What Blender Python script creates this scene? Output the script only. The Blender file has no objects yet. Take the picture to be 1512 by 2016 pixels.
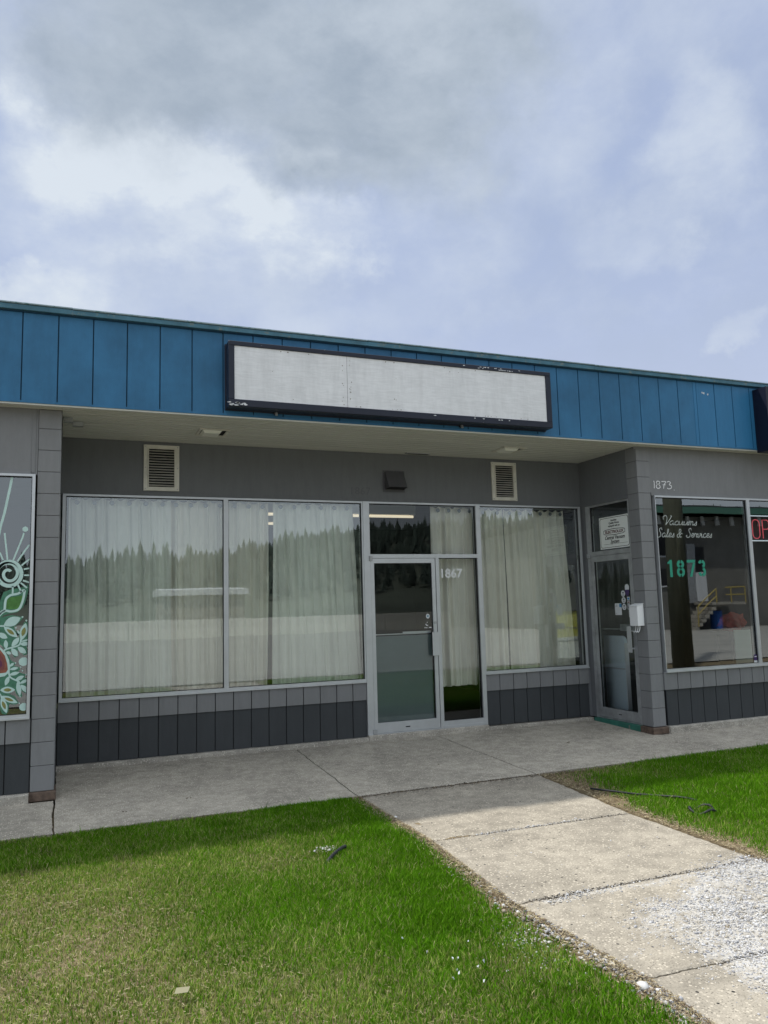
import bpy, bmesh, math, random
import numpy as np
from mathutils import Vector, Matrix, noise
random.seed(7); rng=np.random.default_rng(7)
S=bpy.context.scene; COL=S.collection
R=math.radians
# ---------------------------------------------------------------- materials
def srgb(r,g,b):
    f=lambda c:(c/12.92 if c<=.04045 else ((c+.055)/1.055)**2.4)
    return (f(r/255),f(g/255),f(b/255))
class NT:
    def __init__(s,m):
        s.t=m.node_tree; s.n=s.t.nodes; s.l=s.t.links
    def add(s,ty,**k):
        n=s.n.new(ty)
        for a,b in k.items(): setattr(n,a,b)
        return n
    def con(s,a,b): s.l.new(a,b)
def mat(name,col,rough=.7,metal=0,var=.0,vscale=4,bump=0,bscale=80,col2=None,spec=.4,detail=6,speck=None,stretch=None):
    m=bpy.data.materials.new(name); m.use_nodes=True; t=NT(m)
    b=t.n['Principled BSDF']; b.inputs['Roughness'].default_value=rough; b.inputs['Metallic'].default_value=metal
    b.inputs['Specular IOR Level'].default_value=spec
    b.inputs['Base Color'].default_value=(*col,1)
    tc=t.add('ShaderNodeNewGeometry'); vec=tc.outputs['Position']
    if stretch:
        mp=t.add('ShaderNodeMapping'); mp.inputs['Scale'].default_value=stretch; t.con(vec,mp.inputs['Vector']); vec=mp.outputs[0]
    if var>0 or col2:
        n=t.add('ShaderNodeTexNoise'); n.inputs['Scale'].default_value=vscale; n.inputs['Detail'].default_value=detail; n.inputs['Roughness'].default_value=.62
        t.con(vec,n.inputs['Vector'])
        r=t.add('ShaderNodeValToRGB'); r.color_ramp.elements[0].position=.3; r.color_ramp.elements[1].position=.7
        c2=col2 or tuple(min(1,c*(1+var)) for c in col); c1=col if col2 else tuple(c*(1-var) for c in col)
        r.color_ramp.elements[0].color=(*c1,1); r.color_ramp.elements[1].color=(*c2,1)
        t.con(n.outputs['Fac'],r.inputs[0]); t.con(r.outputs[0],b.inputs['Base Color'])
    if bump>0:
        n=t.add('ShaderNodeTexNoise'); n.inputs['Scale'].default_value=bscale; n.inputs['Detail'].default_value=4
        t.con(vec,n.inputs['Vector'])
        bp=t.add('ShaderNodeBump'); bp.inputs['Strength'].default_value=bump; bp.inputs['Distance'].default_value=.004
        t.con(n.outputs['Fac'],bp.inputs['Height']); t.con(bp.outputs[0],b.inputs['Normal'])
    return m
def glass_mat(name,tint=(.94,.985,.96),r0=.185):
    m=bpy.data.materials.new(name); m.use_nodes=True; t=NT(m); t.n.remove(t.n['Principled BSDF']); out=t.n['Material Output']
    tr=t.add('ShaderNodeBsdfTransparent'); tr.inputs[0].default_value=(*tint,1)
    gl=t.add('ShaderNodeBsdfGlossy'); gl.inputs['Roughness'].default_value=.0; gl.inputs[0].default_value=(.93,.98,1,1)
    # old double panes: slightly wavy
    g=t.add('ShaderNodeNewGeometry'); n=t.add('ShaderNodeTexNoise'); n.inputs['Scale'].default_value=1.3; n.inputs['Detail'].default_value=1
    t.con(g.outputs['Position'],n.inputs['Vector'])
    bp=t.add('ShaderNodeBump'); bp.inputs['Strength'].default_value=.25; bp.inputs['Distance'].default_value=.003
    t.con(n.outputs['Fac'],bp.inputs['Height']); t.con(bp.outputs[0],gl.inputs['Normal'])
    lw=t.add('ShaderNodeFresnel'); lw.inputs['IOR'].default_value=1.5
    ma=t.add('ShaderNodeMath',operation='MULTIPLY_ADD'); ma.inputs[1].default_value=1.3; ma.inputs[2].default_value=r0-.052; ma.use_clamp=True
    t.con(lw.outputs[0],ma.inputs[0])
    mx=t.add('ShaderNodeMixShader'); t.con(ma.outputs[0],mx.inputs[0]); t.con(tr.outputs[0],mx.inputs[1]); t.con(gl.outputs[0],mx.inputs[2]); t.con(mx.outputs[0],out.inputs[0])
    return m
def cloth_mat(name,col,trans=.35):
    m=bpy.data.materials.new(name); m.use_nodes=True; t=NT(m); t.n.remove(t.n['Principled BSDF']); out=t.n['Material Output']
    g=t.add('ShaderNodeNewGeometry'); w=t.add('ShaderNodeTexNoise'); w.inputs['Scale'].default_value=3; w.inputs['Detail'].default_value=5
    mp=t.add('ShaderNodeMapping'); mp.inputs['Scale'].default_value=(3,1,.5); t.con(g.outputs['Position'],mp.inputs[0]); t.con(mp.outputs[0],w.inputs['Vector'])
    r=t.add('ShaderNodeValToRGB'); r.color_ramp.elements[0].color=(*[c*.86 for c in col],1); r.color_ramp.elements[1].color=(*col,1)
    r.color_ramp.elements[0].position=.3; r.color_ramp.elements[1].position=.7; t.con(w.outputs['Fac'],r.inputs[0])
    d=t.add('ShaderNodeBsdfDiffuse'); tl=t.add('ShaderNodeBsdfTranslucent'); mx=t.add('ShaderNodeMixShader'); mx.inputs[0].default_value=trans
    t.con(r.outputs[0],d.inputs[0]); t.con(r.outputs[0],tl.inputs[0]); t.con(d.outputs[0],mx.inputs[1]); t.con(tl.outputs[0],mx.inputs[2]); t.con(mx.outputs[0],out.inputs[0])
    wv=t.add('ShaderNodeTexWave'); wv.inputs['Scale'].default_value=60; wv.inputs['Distortion'].default_value=3
    t.con(g.outputs['Position'],wv.inputs['Vector'])
    bp=t.add('ShaderNodeBump'); bp.inputs['Strength'].default_value=.12; bp.inputs['Distance'].default_value=.002
    t.con(wv.outputs['Fac'],bp.inputs['Height']); t.con(bp.outputs[0],d.inputs['Normal'])
    return m
def emis(name,col,s):
    m=bpy.data.materials.new(name); m.use_nodes=True; b=m.node_tree.nodes['Principled BSDF']
    b.inputs['Base Color'].default_value=(*[min(1,c) for c in col],1); b.inputs['Emission Color'].default_value=(*col,1); b.inputs['Emission Strength'].default_value=s
    return m
def painted(name,col,chip=None,chipamt=.0,rough=.55,var=.05,vs=1.6,dirt=None):
    """paint over wood/block: broad fading, fine grain, optional chips showing another colour"""
    m=mat(name,col,rough=rough,var=var,vscale=vs,bump=.35,bscale=160,spec=.3)
    t=NT(m); b=t.n['Principled BSDF']; g=t.add('ShaderNodeNewGeometry')
    src=b.inputs['Base Color'].links[0].from_socket
    n2=t.add('ShaderNodeTexNoise'); n2.inputs['Scale'].default_value=45; n2.inputs['Detail'].default_value=3
    mp=t.add('ShaderNodeMapping'); mp.inputs['Scale'].default_value=(1,1,.25); t.con(g.outputs['Position'],mp.inputs[0]); t.con(mp.outputs[0],n2.inputs['Vector'])
    r=t.add('ShaderNodeMapRange'); r.inputs['To Min'].default_value=.94; r.inputs['To Max'].default_value=1.06
    t.con(n2.outputs['Fac'],r.inputs['Value'])
    mu=t.add('ShaderNodeVectorMath',operation='SCALE'); t.con(src,mu.inputs[0]); t.con(r.outputs[0],mu.inputs['Scale']); last=mu.outputs[0]
    if chip:
        n=t.add('ShaderNodeTexNoise'); n.inputs['Scale'].default_value=9; n.inputs['Detail'].default_value=8; n.inputs['Roughness'].default_value=.75
        t.con(g.outputs['Position'],n.inputs['Vector'])
        mr=t.add('ShaderNodeMapRange'); mr.inputs['From Min'].default_value=.70-chipamt; mr.inputs['From Max'].default_value=.72-chipamt
        t.con(n.outputs['Fac'],mr.inputs['Value'])
        mx=t.add('ShaderNodeMix',data_type='RGBA'); t.con(mr.outputs[0],mx.inputs[0]); t.con(last,mx.inputs[6]); mx.inputs[7].default_value=(*chip,1); last=mx.outputs[2]
    # dirt splashes and drips, long in z
    n3=t.add('ShaderNodeTexNoise'); n3.inputs['Scale'].default_value=6; n3.inputs['Detail'].default_value=7; n3.inputs['Roughness'].default_value=.65
    mp3=t.add('ShaderNodeMapping'); mp3.inputs['Scale'].default_value=(2.2,2.2,.35); t.con(g.outputs['Position'],mp3.inputs[0]); t.con(mp3.outputs[0],n3.inputs['Vector'])
    r3=t.add('ShaderNodeMapRange'); r3.inputs['From Min'].default_value=.42; r3.inputs['From Max'].default_value=.72; r3.inputs['To Min'].default_value=1.0; r3.inputs['To Max'].default_value=.90; t.con(n3.outputs['Fac'],r3.inputs['Value'])
    m3=t.add('ShaderNodeVectorMath',operation='SCALE'); t.con(last,m3.inputs[0]); t.con(r3.outputs[0],m3.inputs['Scale']); last=m3.outputs[0]
    t.con(last,b.inputs['Base Color'])
    return m
def concrete(name,base,gravel=False):
    m=bpy.data.materials.new(name); m.use_nodes=True; t=NT(m); b=t.n['Principled BSDF']; b.inputs['Roughness'].default_value=.92; b.inputs['Specular IOR Level'].default_value=.2
    g=t.add('ShaderNodeNewGeometry').outputs['Position']
    def nz(sc,det,lo,hi,ro=.6):
        n=t.add('ShaderNodeTexNoise'); n.inputs['Scale'].default_value=sc; n.inputs['Detail'].default_value=det; n.inputs['Roughness'].default_value=ro; t.con(g,n.inputs['Vector'])
        r=t.add('ShaderNodeMapRange'); r.inputs['From Min'].default_value=.3; r.inputs['From Max'].default_value=.7; r.inputs['To Min'].default_value=lo; r.inputs['To Max'].default_value=hi
        t.con(n.outputs['Fac'],r.inputs['Value']); return r.outputs[0]
    a=nz(1.3,8,.70,1.20,.68); c=nz(9,6,.78,1.18); d=nz(130,3,.74,1.22,.7)
    m1=t.add('ShaderNodeMath',operation='MULTIPLY'); t.con(a,m1.inputs[0]); t.con(c,m1.inputs[1])
    m2=t.add('ShaderNodeMath',operation='MULTIPLY'); t.con(m1.outputs[0],m2.inputs[0]); t.con(d,m2.inputs[1])
    sc=t.add('ShaderNodeVectorMath',operation='SCALE'); sc.inputs[0].default_value=base; t.con(m2.outputs[0],sc.inputs['Scale']); last=sc.outputs[0]
    # exposed aggregate: pale chips and dark pits
    def spots(scale,thr,col,last,keep=.35,dist=None):
        v=t.add('ShaderNodeTexVoronoi'); v.inputs['Scale'].default_value=scale; v.inputs['Randomness'].default_value=1; t.con(g,v.inputs['Vector'])
        lt=t.add('ShaderNodeMath',operation='LESS_THAN'); lt.inputs[1].default_value=thr; t.con(v.outputs['Distance'],lt.inputs[0])
        sp=t.add('ShaderNodeSeparateColor'); t.con(v.outputs['Color'],sp.inputs[0])
        l2=t.add('ShaderNodeMath',operation='LESS_THAN'); l2.inputs[1].default_value=keep; t.con(sp.outputs[0],l2.inputs[0])
        mm=t.add('ShaderNodeMath',operation='MULTIPLY'); t.con(lt.outputs[0],mm.inputs[0]); t.con(l2.outputs[0],mm.inputs[1])
        mx=t.add('ShaderNodeMix',data_type='RGBA'); t.con(mm.outputs[0],mx.inputs[0]); t.con(last,mx.inputs[6]); mx.inputs[7].default_value=(*col,1); return mx.outputs[2]
    last=spots(60,.36,tuple(min(1,x*1.55) for x in base),last,.3)
    last=spots(85,.32,tuple(x*.5 for x in base),last,.25)
    last=spots(38,.24,tuple(min(1,x*1.35) for x in base),last,.22)
    if gravel:
        last=spots(17,.13,(.025,.025,.025),last,.38)
        at=t.add('ShaderNodeAttribute'); at.attribute_name='dust'
        nn=t.add('ShaderNodeTexNoise'); nn.inputs['Scale'].default_value=22; nn.inputs['Detail'].default_value=6; nn.inputs['Roughness'].default_value=.7; t.con(g,nn.inputs['Vector'])
        ad=t.add('ShaderNodeMath',operation='ADD'); t.con(at.outputs['Fac'],ad.inputs[0]); t.con(nn.outputs['Fac'],ad.inputs[1])
        r=t.add('ShaderNodeMapRange'); r.inputs['From Min'].default_value=.78; r.inputs['From Max'].default_value=1.15; r.inputs['To Max'].default_value=.85; t.con(ad.outputs[0],r.inputs['Value'])
        mx=t.add('ShaderNodeMix',data_type='RGBA'); t.con(r.outputs[0],mx.inputs[0]); t.con(last,mx.inputs[6]); mx.inputs[7].default_value=(.50,.49,.47,1); last=mx.outputs[2]
    t.con(last,b.inputs['Base Color'])
    n=t.add('ShaderNodeTexNoise'); n.inputs['Scale'].default_value=90; n.inputs['Detail'].default_value=5; t.con(g,n.inputs['Vector'])
    bp=t.add('ShaderNodeBump'); bp.inputs['Strength'].default_value=.6; bp.inputs['Distance'].default_value=.005; t.con(n.outputs['Fac'],bp.inputs['Height']); t.con(bp.outputs[0],b.inputs['Normal'])
    return m
def attr_mat(name,attr='tint',rough=.6,trans=0,spec=.3):
    m=bpy.data.materials.new(name); m.use_nodes=True; t=NT(m); b=t.n['Principled BSDF']; b.inputs['Roughness'].default_value=rough; b.inputs['Specular IOR Level'].default_value=spec
    a=t.add('ShaderNodeAttribute'); a.attribute_name=attr; t.con(a.outputs['Color'],b.inputs['Base Color'])
    if trans:
        out=t.n['Material Output']; tl=t.add('ShaderNodeBsdfTranslucent'); t.con(a.outputs['Color'],tl.inputs[0])
        mx=t.add('ShaderNodeMixShader'); mx.inputs[0].default_value=trans; t.con(b.outputs[0],mx.inputs[1]); t.con(tl.outputs[0],mx.inputs[2]); t.con(mx.outputs[0],out.inputs[0])
    return m
BLUE=(.030,.140,.275)
M=dict(
 blue=painted('blue_paint',BLUE,var=.20,vs=1.7,rough=.5),
 blue2=painted('fresh_blue_paint',(.030,.165,.335),var=.05,vs=1.1,rough=.45),
 cap=painted('weathered_cap_paint',(.06,.16,.22),chip=(.15,.20,.20),chipamt=.12,var=.25,vs=5,rough=.5),
 grey=painted('grey_paint',(.180,.184,.190),var=.04,vs=1.0),
 grey_wall=painted('wall_grey_paint',(.145,.152,.162),var=.05,vs=.9),
 grey_band=painted('band_grey_paint',(.200,.204,.210),var=.05,vs=1.2),
 dark=painted('charcoal_paint',(.048,.053,.058),var=.09,vs=1.5,rough=.6),
 block=painted('block_grey_paint',(.215,.219,.225),var=.05,vs=1.2,rough=.7),
 groove=mat('groove_shadow_paint',(.02,.021,.024)),
 bluegroove=mat('blue_groove_paint',(.010,.05,.10)),
 soffit=mat('cream_soffit',(.60,.60,.56),rough=.5,var=.08,vscale=3,bump=.1,stretch=(.3,3,1)),
 alu=mat('aluminium',(.52,.54,.56),rough=.42,metal=.55,var=.06,vscale=6,bump=.05),
 alu_old=mat('weathered_aluminium',(.36,.37,.38),rough=.5,metal=.45,var=.22,vscale=8),
 gasket=mat('black_gasket',(.012,.012,.014),rough=.6),
 glass=glass_mat('window_glass'), glass_thin=glass_mat('single_glass',(.92,.96,.95),.055),
 poster=mat('poster_white',(.80,.83,.81),rough=.6), 
 frame_dark=painted('flaking_navy_paint',(.018,.022,.038),chip=(.5,.48,.45),chipamt=.035,rough=.45,var=.2),
 found=concrete('foundation_concrete',(.38,.355,.31)),
 walk=concrete('sidewalk_concrete',(.390,.356,.300)),
 path=concrete('walkway_concrete',(.315,.284,.234),gravel=True),
 dirt=mat('soil',(.07,.055,.04),rough=1,var=.3,vscale=20,bump=.8,bscale=60,col2=(.20,.165,.11),spec=.1),
 asphalt=mat('asphalt',(.33,.32,.295),rough=.95,var=.12,vscale=.6,bump=.4,spec=.2),
 rust=mat('rusty_brick',(.12,.085,.065),rough=.9,var=.4,vscale=18,bump=.5,bscale=60),
 green=painted('green_threshold_paint',(.04,.17,.13),chip=(.22,.21,.19),chipamt=.08,var=.2,vs=5),
 white=mat('white_enamel',(.78,.79,.80),rough=.3),
 whitebox=mat('white_steel',(.80,.81,.83),rough=.28),
 black=mat('black_plastic',(.012,.012,.013),rough=.4),
 paper=mat('paper',(.62,.64,.66),rough=.8),
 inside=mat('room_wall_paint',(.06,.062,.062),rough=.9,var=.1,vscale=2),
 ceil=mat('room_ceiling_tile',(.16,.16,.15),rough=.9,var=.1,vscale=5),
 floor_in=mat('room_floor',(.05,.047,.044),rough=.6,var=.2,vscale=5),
 curtain=cloth_mat('cream_curtain',(.93,.89,.81),.08),
 curtain2=cloth_mat('green_white_curtain',(.91,.91,.86),.08),
 plaster=mat('old_white_metal',(.62,.60,.54),rough=.5,var=.12,vscale=8,bump=.1),
 dark_in=mat('duct_dark',(.008,.008,.009),rough=.9),
 hose=mat('black_rubber_hose',(.012,.014,.016),rough=.55),
 navy=mat('dark_navy_metal',(.006,.007,.02),rough=.4),
)
# ---------------------------------------------------------------- mesh helpers
def new_ob(name,me,m=None,parent=None):
    o=bpy.data.objects.new(name,me); COL.objects.link(o)
    if m is not None and me is not None: me.materials.append(m if not isinstance(m,str) else M[m])
    if parent: o.parent=parent
    return o
def tag(o,label=None,cat=None,group=None,kind=None):
    if label: o['label']=label
    if cat: o['category']=cat
    if group: o['group']=group
    if kind: o['kind']=kind
    return o
def empty(name,loc,label=None,cat=None,group=None):
    o=bpy.data.objects.new(name,None); COL.objects.link(o); o.location=loc; o.empty_display_size=.1
    return tag(o,label,cat,group)
class MB:
    """collects shapes in world coordinates, links them as ONE mesh; under a parent the coordinates are made local"""
    def __init__(s): s.v=[];s.f=[];s.mi=[]
    def box(s,x0,x1,y0,y1,z0,z1,mi=0):
        n=len(s.v); s.v+= [(x0,y0,z0),(x1,y0,z0),(x1,y1,z0),(x0,y1,z0),(x0,y0,z1),(x1,y0,z1),(x1,y1,z1),(x0,y1,z1)]
        for q in ((0,3,2,1),(4,5,6,7),(0,1,5,4),(1,2,6,5),(2,3,7,6),(3,0,4,7)): s.f.append(tuple(n+i for i in q)); s.mi.append(mi)
        return s
    def prism(s,pts,d,mi=0):
        """pts: 3D polygon, extruded by vector d"""
        n=len(s.v);k=len(pts); s.v+=[tuple(p) for p in pts]+[tuple(Vector(p)+Vector(d)) for p in pts]
        s.f.append(tuple(range(n+k-1,n-1,-1)));s.mi.append(mi); s.f.append(tuple(range(n+k,n+2*k)));s.mi.append(mi)
        for i in range(k):
            j=(i+1)%k; s.f.append((n+i,n+j,n+k+j,n+k+i)); s.mi.append(mi)
        return s
    def tube(s,pts,r,seg=8,mi=0,cap=True):
        pts=[Vector(p) for p in pts]; n0=len(s.v); up=Vector((0,0,1)); last=None
        for i,p in enumerate(pts):
            d=(pts[min(i+1,len(pts)-1)]-pts[max(i-1,0)]).normalized()
            a=last if last is not None else (up if abs(d.z)<.9 else Vector((1,0,0)))
            x=(a-d*a.dot(d)); x=x.normalized() if x.length>1e-6 else d.orthogonal().normalized(); last=x; y=d.cross(x)
            rr=r[i] if isinstance(r,(list,tuple)) else r
            for k in range(seg):
                t=2*math.pi*k/seg; s.v.append(tuple(p+x*math.cos(t)*rr+y*math.sin(t)*rr))
        for i in range(len(pts)-1):
            for k in range(seg):
                a=n0+i*seg+k;b=n0+i*seg+(k+1)%seg; s.f.append((a,b,b+seg,a+seg)); s.mi.append(mi)
        if cap:
            s.f.append(tuple(n0+k for k in range(seg-1,-1,-1)));s.mi.append(mi)
            e=n0+(len(pts)-1)*seg; s.f.append(tuple(e+k for k in range(seg)));s.mi.append(mi)
        return s
    def build(s,name,m,parent=None,bevel=0,smooth=False,mats=None):
        me=bpy.data.meshes.new(name); off=Vector((0,0,0))
        p=parent
        while p is not None: off+=p.location; p=p.parent
        me.from_pydata([tuple(Vector(v)-off) for v in s.v],[],s.f); 
        o=new_ob(name,me,m,parent)
        if mats:
            for q in mats: me.materials.append(M[q] if isinstance(q,str) else q)
            for i,pg in enumerate(me.polygons): pg.material_index=s.mi[i]
        bm=bmesh.new(); bm.from_mesh(me); bmesh.ops.recalc_face_normals(bm,faces=bm.faces)
        if bevel: bmesh.ops.bevel(bm,geom=[e for e in bm.edges if e.is_manifold and e.calc_face_angle(0)>.6],offset=bevel,segments=1,affect='EDGES',clamp_overlap=True)
        bm.to_mesh(me); bm.free()
        if smooth: 
            for pg in me.polygons: pg.use_smooth=True
        return o
def B(name,m,parent,*boxes,bevel=0):
    b=MB()
    for q in boxes: b.box(*q)
    return b.build(name,m,parent,bevel)
def Bs(name,m,parent,*boxes,bevel=0):
    return [B(name,m,parent,q,bevel=bevel) for q in boxes]
def rect_frame(b,x0,x1,z0,z1,y0,y1,wl,wr,wb,wt):
    b.box(x0,x0+wl,y0,y1,z0,z1); b.box(x1-wr,x1,y0,y1,z0,z1)
    b.box(x0+wl,x1-wr,y0,y1,z0,z0+wb); b.box(x0+wl,x1-wr,y0,y1,z1-wt,z1)
def text_mesh(name,txt,size,loc,rot,m,parent=None,extrude=.001,bold=0,shear=0,sx=1,align='LEFT',spacing=1):
    cu=bpy.data.curves.new(name,'FONT'); cu.body=txt; cu.size=size; cu.extrude=extrude; cu.offset=bold; cu.shear=shear; cu.align_x=align; cu.space_character=spacing; cu.resolution_u=4
    o=bpy.data.objects.new(name+'_tmp',cu); COL.objects.link(o); dg=bpy.context.evaluated_depsgraph_get(); dg.update()
    me=bpy.data.meshes.new_from_object(o.evaluated_get(dg)); bpy.data.objects.remove(o); bpy.data.curves.remove(cu)
    me.name=name; mt=Matrix.Translation(Vector(loc))@rot.to_matrix().to_4x4()@Matrix.Diagonal((sx,1,1,1)); 
    p=parent
    while p is not None: mt=Matrix.Translation(-p.location)@mt; p=p.parent
    me.transform(mt); me.materials.clear(); return new_ob(name,me,m,parent)
from mathutils import Euler
FRONT=Euler((R(90),0,0)); SIDE=Euler((R(90),0,R(-90)))
def crom(pts,n=6):
    P=[Vector(p) for p in pts]; P=[P[0]*2-P[1]]+P+[P[-1]*2-P[-2]]; out=[]
    for i in range(1,len(P)-2):
        for k in range(n):
            t=k/n; a,b,c,d=P[i-1:i+3]
            out.append(.5*((2*b)+(c-a)*t+(2*a-5*b+4*c-d)*t*t+(3*b-a-3*c+d)*t**3))
    out.append(P[-2]); return out
def ribbon(b,pts,w,y,y2,taper=False):
    """flat stroke in the xz plane as a ribbon between depth y and y2"""
    pts=[Vector((p[0],p[1])) for p in pts]; n=len(pts); Lf=[];Rt=[]
    for i,p in enumerate(pts):
        d=pts[min(i+1,n-1)]-pts[max(i-1,0)]
        if d.length<1e-9: d=Vector((1,0))
        d.normalize(); q=Vector((-d.y,d.x)); ww=w/2*(.45+.55*math.sin(math.pi*min(1,max(0,.12+.8*i/(n-1))))) if taper else w/2
        Lf.append(p+q*ww);Rt.append(p-q*ww)
    k=len(b.v)
    for a,c in zip(Lf,Rt): b.v+=[(a.x,y,a.y),(c.x,y,c.y)]
    for i in range(n-1):
        s=k+2*i; b.f.append((s,s+1,s+3,s+2)); b.mi.append(0)
MUR_S= [('L', 0.0214, [(-3.864, 2.787), (-3.878, 2.687), (-3.897, 2.574), (-3.921, 2.437), (-3.946, 2.331), (-3.96, 2.239)]), ('L', 0.0145, [(-3.911, 2.27), (-3.907, 2.227), (-3.882, 2.025)]), ('L', 0.0145, [(-3.755, 2.271), (-3.765, 2.228), (-3.835, 2.024)]), ('L', 0.0145, [(-3.707, 2.163), (-3.745, 2.104), (-3.801, 2.012)]), ('L', 0.0145, [(-3.69, 2.041), (-3.726, 2.012), (-3.767, 1.975)]), ('L', 0.0145, [(-3.682, 1.951), (-3.719, 1.947), (-3.747, 1.941)]), ('L', 0.0145, [(-3.678, 1.889), (-3.706, 1.887), (-3.742, 1.887)]), ('L', 0.0145, [(-3.693, 1.818), (-3.721, 1.83), (-3.752, 1.84)]), ('L', 0.0145, [(-3.717, 1.772), (-3.743, 1.797), (-3.769, 1.819)]), ('L', 0.0145, [(-3.761, 1.733), (-3.776, 1.767), (-3.793, 1.804)]), ('L', 0.0145, [(-3.833, 1.725), (-3.832, 1.75), (-3.834, 1.792)]), ('L', 0.0145, [(-3.945, 2.092), (-3.933, 2.061), (-3.918, 2.025)]), ('L', 0.0145, [(-3.969, 1.776), (-3.953, 1.806), (-3.938, 1.836)]), ('L', 0.0145, [(-4.009, 1.861), (-3.988, 1.873), (-3.966, 1.885)]), ('L', 0.0145, [(-4.017, 1.946), (-3.995, 1.943), (-3.973, 1.94)]), ('L', 0.0145, [(-3.993, 2.049), (-3.976, 2.025), (-3.953, 1.994)]), ('L', 0.0332, [(-3.765, 1.901), (-3.767, 1.88), (-3.772, 1.86), (-3.781, 1.841), (-3.793, 1.825), (-3.807, 1.811), (-3.824, 1.801), (-3.843, 1.796), (-3.862, 1.794), (-3.882, 1.796), (-3.901, 1.803), (-3.918, 1.813), (-3.933, 1.827), (-3.946, 1.843), (-3.956, 1.862), (-3.962, 1.882), (-3.964, 1.903), (-3.963, 1.924), (-3.958, 1.945), (-3.949, 1.963), (-3.937, 1.98), (-3.923, 1.993), (-3.906, 2.003), (-3.887, 2.009), (-3.868, 2.011), (-3.849, 2.009), (-3.83, 2.003), (-3.812, 1.992), (-3.797, 1.979), (-3.784, 1.962), (-3.774, 1.943), (-3.768, 1.923), (-3.765, 1.901)]), ('L', 0.0257, [(-3.854, 1.922), (-3.859, 1.929), (-3.867, 1.934), (-3.876, 1.936), (-3.886, 1.935), (-3.895, 1.93), (-3.903, 1.921), (-3.909, 1.909), (-3.911, 1.895), (-3.909, 1.88), (-3.902, 1.865), (-3.892, 1.852), (-3.878, 1.843), (-3.861, 1.839), (-3.844, 1.84), (-3.827, 1.848), (-3.813, 1.862), (-3.803, 1.88), (-3.798, 1.903), (-3.8, 1.927), (-3.808, 1.951), (-3.822, 1.971), (-3.842, 1.987), (-3.866, 1.995), (-3.891, 1.996), (-3.916, 1.987), (-3.937, 1.97), (-3.954, 1.946)]), ('L', 0.02, [(-3.939, 1.541), (-3.916, 1.567), (-3.894, 1.583), (-3.891, 1.642), (-3.88, 1.684), (-3.846, 1.711), (-3.788, 1.723), (-3.754, 1.747), (-3.734, 1.752)]), ('L', 0.02, [(-3.734, 1.752), (-3.74, 1.703), (-3.751, 1.649), (-3.774, 1.59), (-3.808, 1.57), (-3.852, 1.566), (-3.887, 1.572), (-3.92, 1.549), (-3.939, 1.525)]), ('L', 0.0143, [(-3.892, 1.216), (-3.873, 1.233), (-3.824, 1.247), (-3.776, 1.261), (-3.759, 1.284), (-3.753, 1.321)]), ('L', 0.0143, [(-3.927, 1.44), (-3.907, 1.439), (-3.888, 1.438)]), ('L', 0.0133, [(-3.837, 1.097), (-3.844, 1.055), (-3.843, 1.018), (-3.83, 0.985), (-3.788, 0.959), (-3.763, 0.945), (-3.753, 0.923)]), ('L', 0.0105, [(-3.925, 0.86), (-3.905, 0.838), (-3.895, 0.801)])]
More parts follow.
